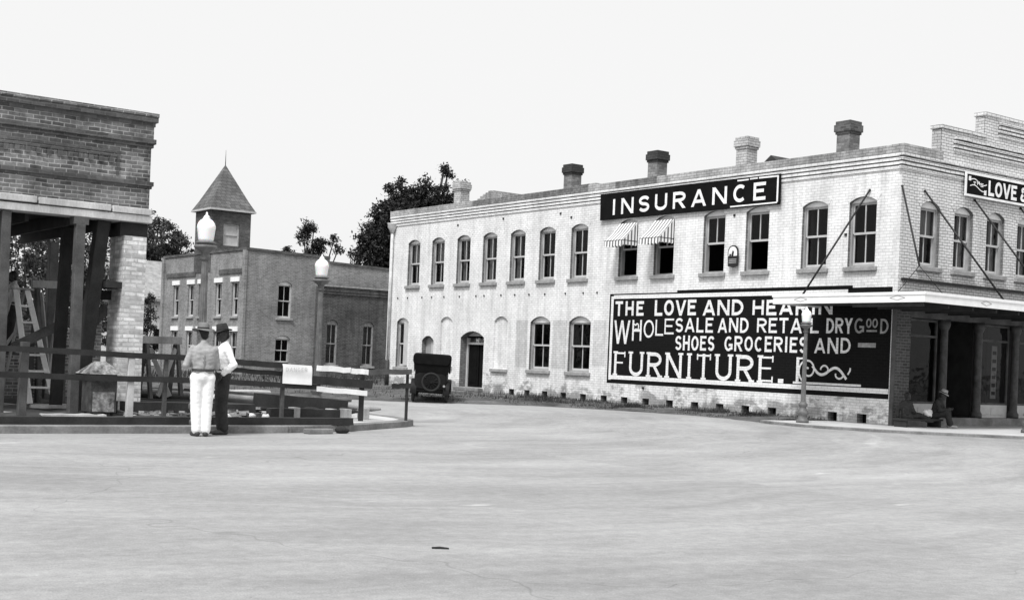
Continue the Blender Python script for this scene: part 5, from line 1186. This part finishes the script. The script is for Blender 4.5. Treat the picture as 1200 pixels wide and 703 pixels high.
def loft(mb, secs, rad=.12, n=5):
    rg = []
    for y, hw, z0, z1, r in secs:
        pts = []
        for cx_, cz_, a0 in ((hw-r, z1-r, 0), (-hw+r, z1-r, 90), (-hw+r, z0+r, 180), (hw-r, z0+r, 270)):
            for i in range(n+1): a = R(a0+90*i/n); pts.append((cx_+r*math.cos(a), y, cz_+r*math.sin(a)))
        rg.append([mb.bm.verts.new(p) for p in pts])
    for A, B in zip(rg, rg[1:]):
        for k in range(len(A)): f = mb.bm.faces.new((A[k], A[(k+1) % len(A)], B[(k+1) % len(A)], B[k])); f.smooth = True
    mb.bm.faces.new(rg[0][::-1]); mb.bm.faces.new(rg[-1])
mb = MB(); loft(mb, [(-.34, .42, .42, .86, .1), (-.30, .47, .38, .9, .1), (0, .5, .36, .93, .1), (.8, .5, .36, .9, .08), (1.35, .48, .38, .9, .08), (1.45, .36, .4, .86, .08), (2.2, .28, .42, .82, .08), (2.3, .26, .44, .8, .08)]); body = mb.build('body', 'car_paint', CA)
# cloth top: roof sheet with rounded sides, back curtain
mb = MB(); loft(mb, [(-.42, .53, 1.15, 1.42, .1), (-.38, .56, 1.13, 1.455, .11), (.3, .57, 1.3, 1.47, .08), (1.4, .55, 1.32, 1.45, .06), (1.44, .54, 1.34, 1.44, .04)]); tp = mb.build('folding_top', 'canvas', CA)
mb = MB()
for z0, z1, a0, a1, y0_, y1_ in ((.84, 1.2, .455, .545, -.33, -.40),):
    n = 10
    for i in range(n):
        u0, u1 = -1+2*i/n, -1+2*(i+1)/n; mb.face([(u0*a0, y0_, z0), (u1*a0, y0_, z0), (u1*a1, y1_, z1), (u0*a1, y1_, z1)])
    for s in (-1, 1): mb.face([(s*a0, y0_, z0), (s*a1, y1_, z1), (s*(a1+.02), .3, z1+.15), (s*.5, .25, z0)])
mb.build('back_curtain', 'canvas', tp, fix=False)
mb = MB(); mb.box(-.13, .13, -.405, -.393, 1.2, 1.29); mb.build('rear_window', 'glass', tp)
mb = MB()
for s in (-1, 1):
    mb.tube([(s*.53, 1.35, .88), (s*.54, 1.4, 1.38)], .015, 6); mb.tube([(s*.53, .3, .9), (s*.56, .2, 1.38)], .015, 6)
mb.build('top_bows', 'iron', tp)
for s in (-1, 1):
    for yc in (0, 2.15):
        mb = MB(); n = 12; A = []
        for i in range(n+1):
            a = R(-12+204*i/n); rr = .37; y = yc-rr*math.cos(a); z = .31+rr*math.sin(a); A.append([mb.bm.verts.new((s*xx, y, z+dz)) for xx, dz in ((.4, 0), (.5, .02), (.585, 0))])
        for P_1, P_2 in zip(A, A[1:]):
            for k_ in range(2): f = mb.bm.faces.new((P_1[k_], P_1[k_+1], P_2[k_+1], P_2[k_])); f.smooth = True
        mb.build('fender', 'car_paint', CA, fix=False)
    mb = MB(); mb.box(*(sorted((s*.46, s*.6))), .38, 1.75, .28, .31); mb.build('running_board', 'car_paint', CA)
    mb = MB(); mb.lathe([(.02, -.08), (.09, 0), (.1, .04), (.09, .05)], seg=14); 
    for v in mb.bm.verts: v.co = Vector((s*.3+v.co.x, 2.38+v.co.z, .72+v.co.y))
    mb.build('headlight', 'metal', CA)
mb = MB(); mb.tube([(-.5, 0, .31), (.5, 0, .31)], .035, 8).tube([(-.5, 2.15, .31), (.5, 2.15, .31)], .03, 8).box(-.42, .42, -.3, 2.2, .33, .37); mb.build('chassis', 'car_paint', CA)
mb = MB(); mb.box(-.5, .5, 1.36, 1.38, .92, 1.3); mb.build('windshield', 'glass', CA)
mb = MB(); mb.tube([(.2, 1.0, .95), (.2, .8, 1.08)], .015, 6); mb.tube([(.2+.17*math.cos(R(a)), .8+.05*math.sin(R(a)), 1.06+.14*math.sin(R(a))) for a in range(0, 361, 24)], .014, 6); mb.build('steering_wheel', 'iron', CA)
mb = MB(); mb.tube([(.42, -.36, .52), (.42, -.44, .52)], .035, 10); mb.build('tail_light', 'metal', CA)

# ------------------------------------------------------------------ bits on the road
mb = MB(); mb.tube([(-.06, 0, .008), (0, .004, .011), (.07, -.006, .008)], [.007, .009, .006], 7); o = mb.build('stick', 'wood_dark', smooth=True); o.location = (-22.38, -12.72, .0); o.rotation_euler = (0, 0, -.6); tag(o, 'short dark stick lying on the open road', 'stick')
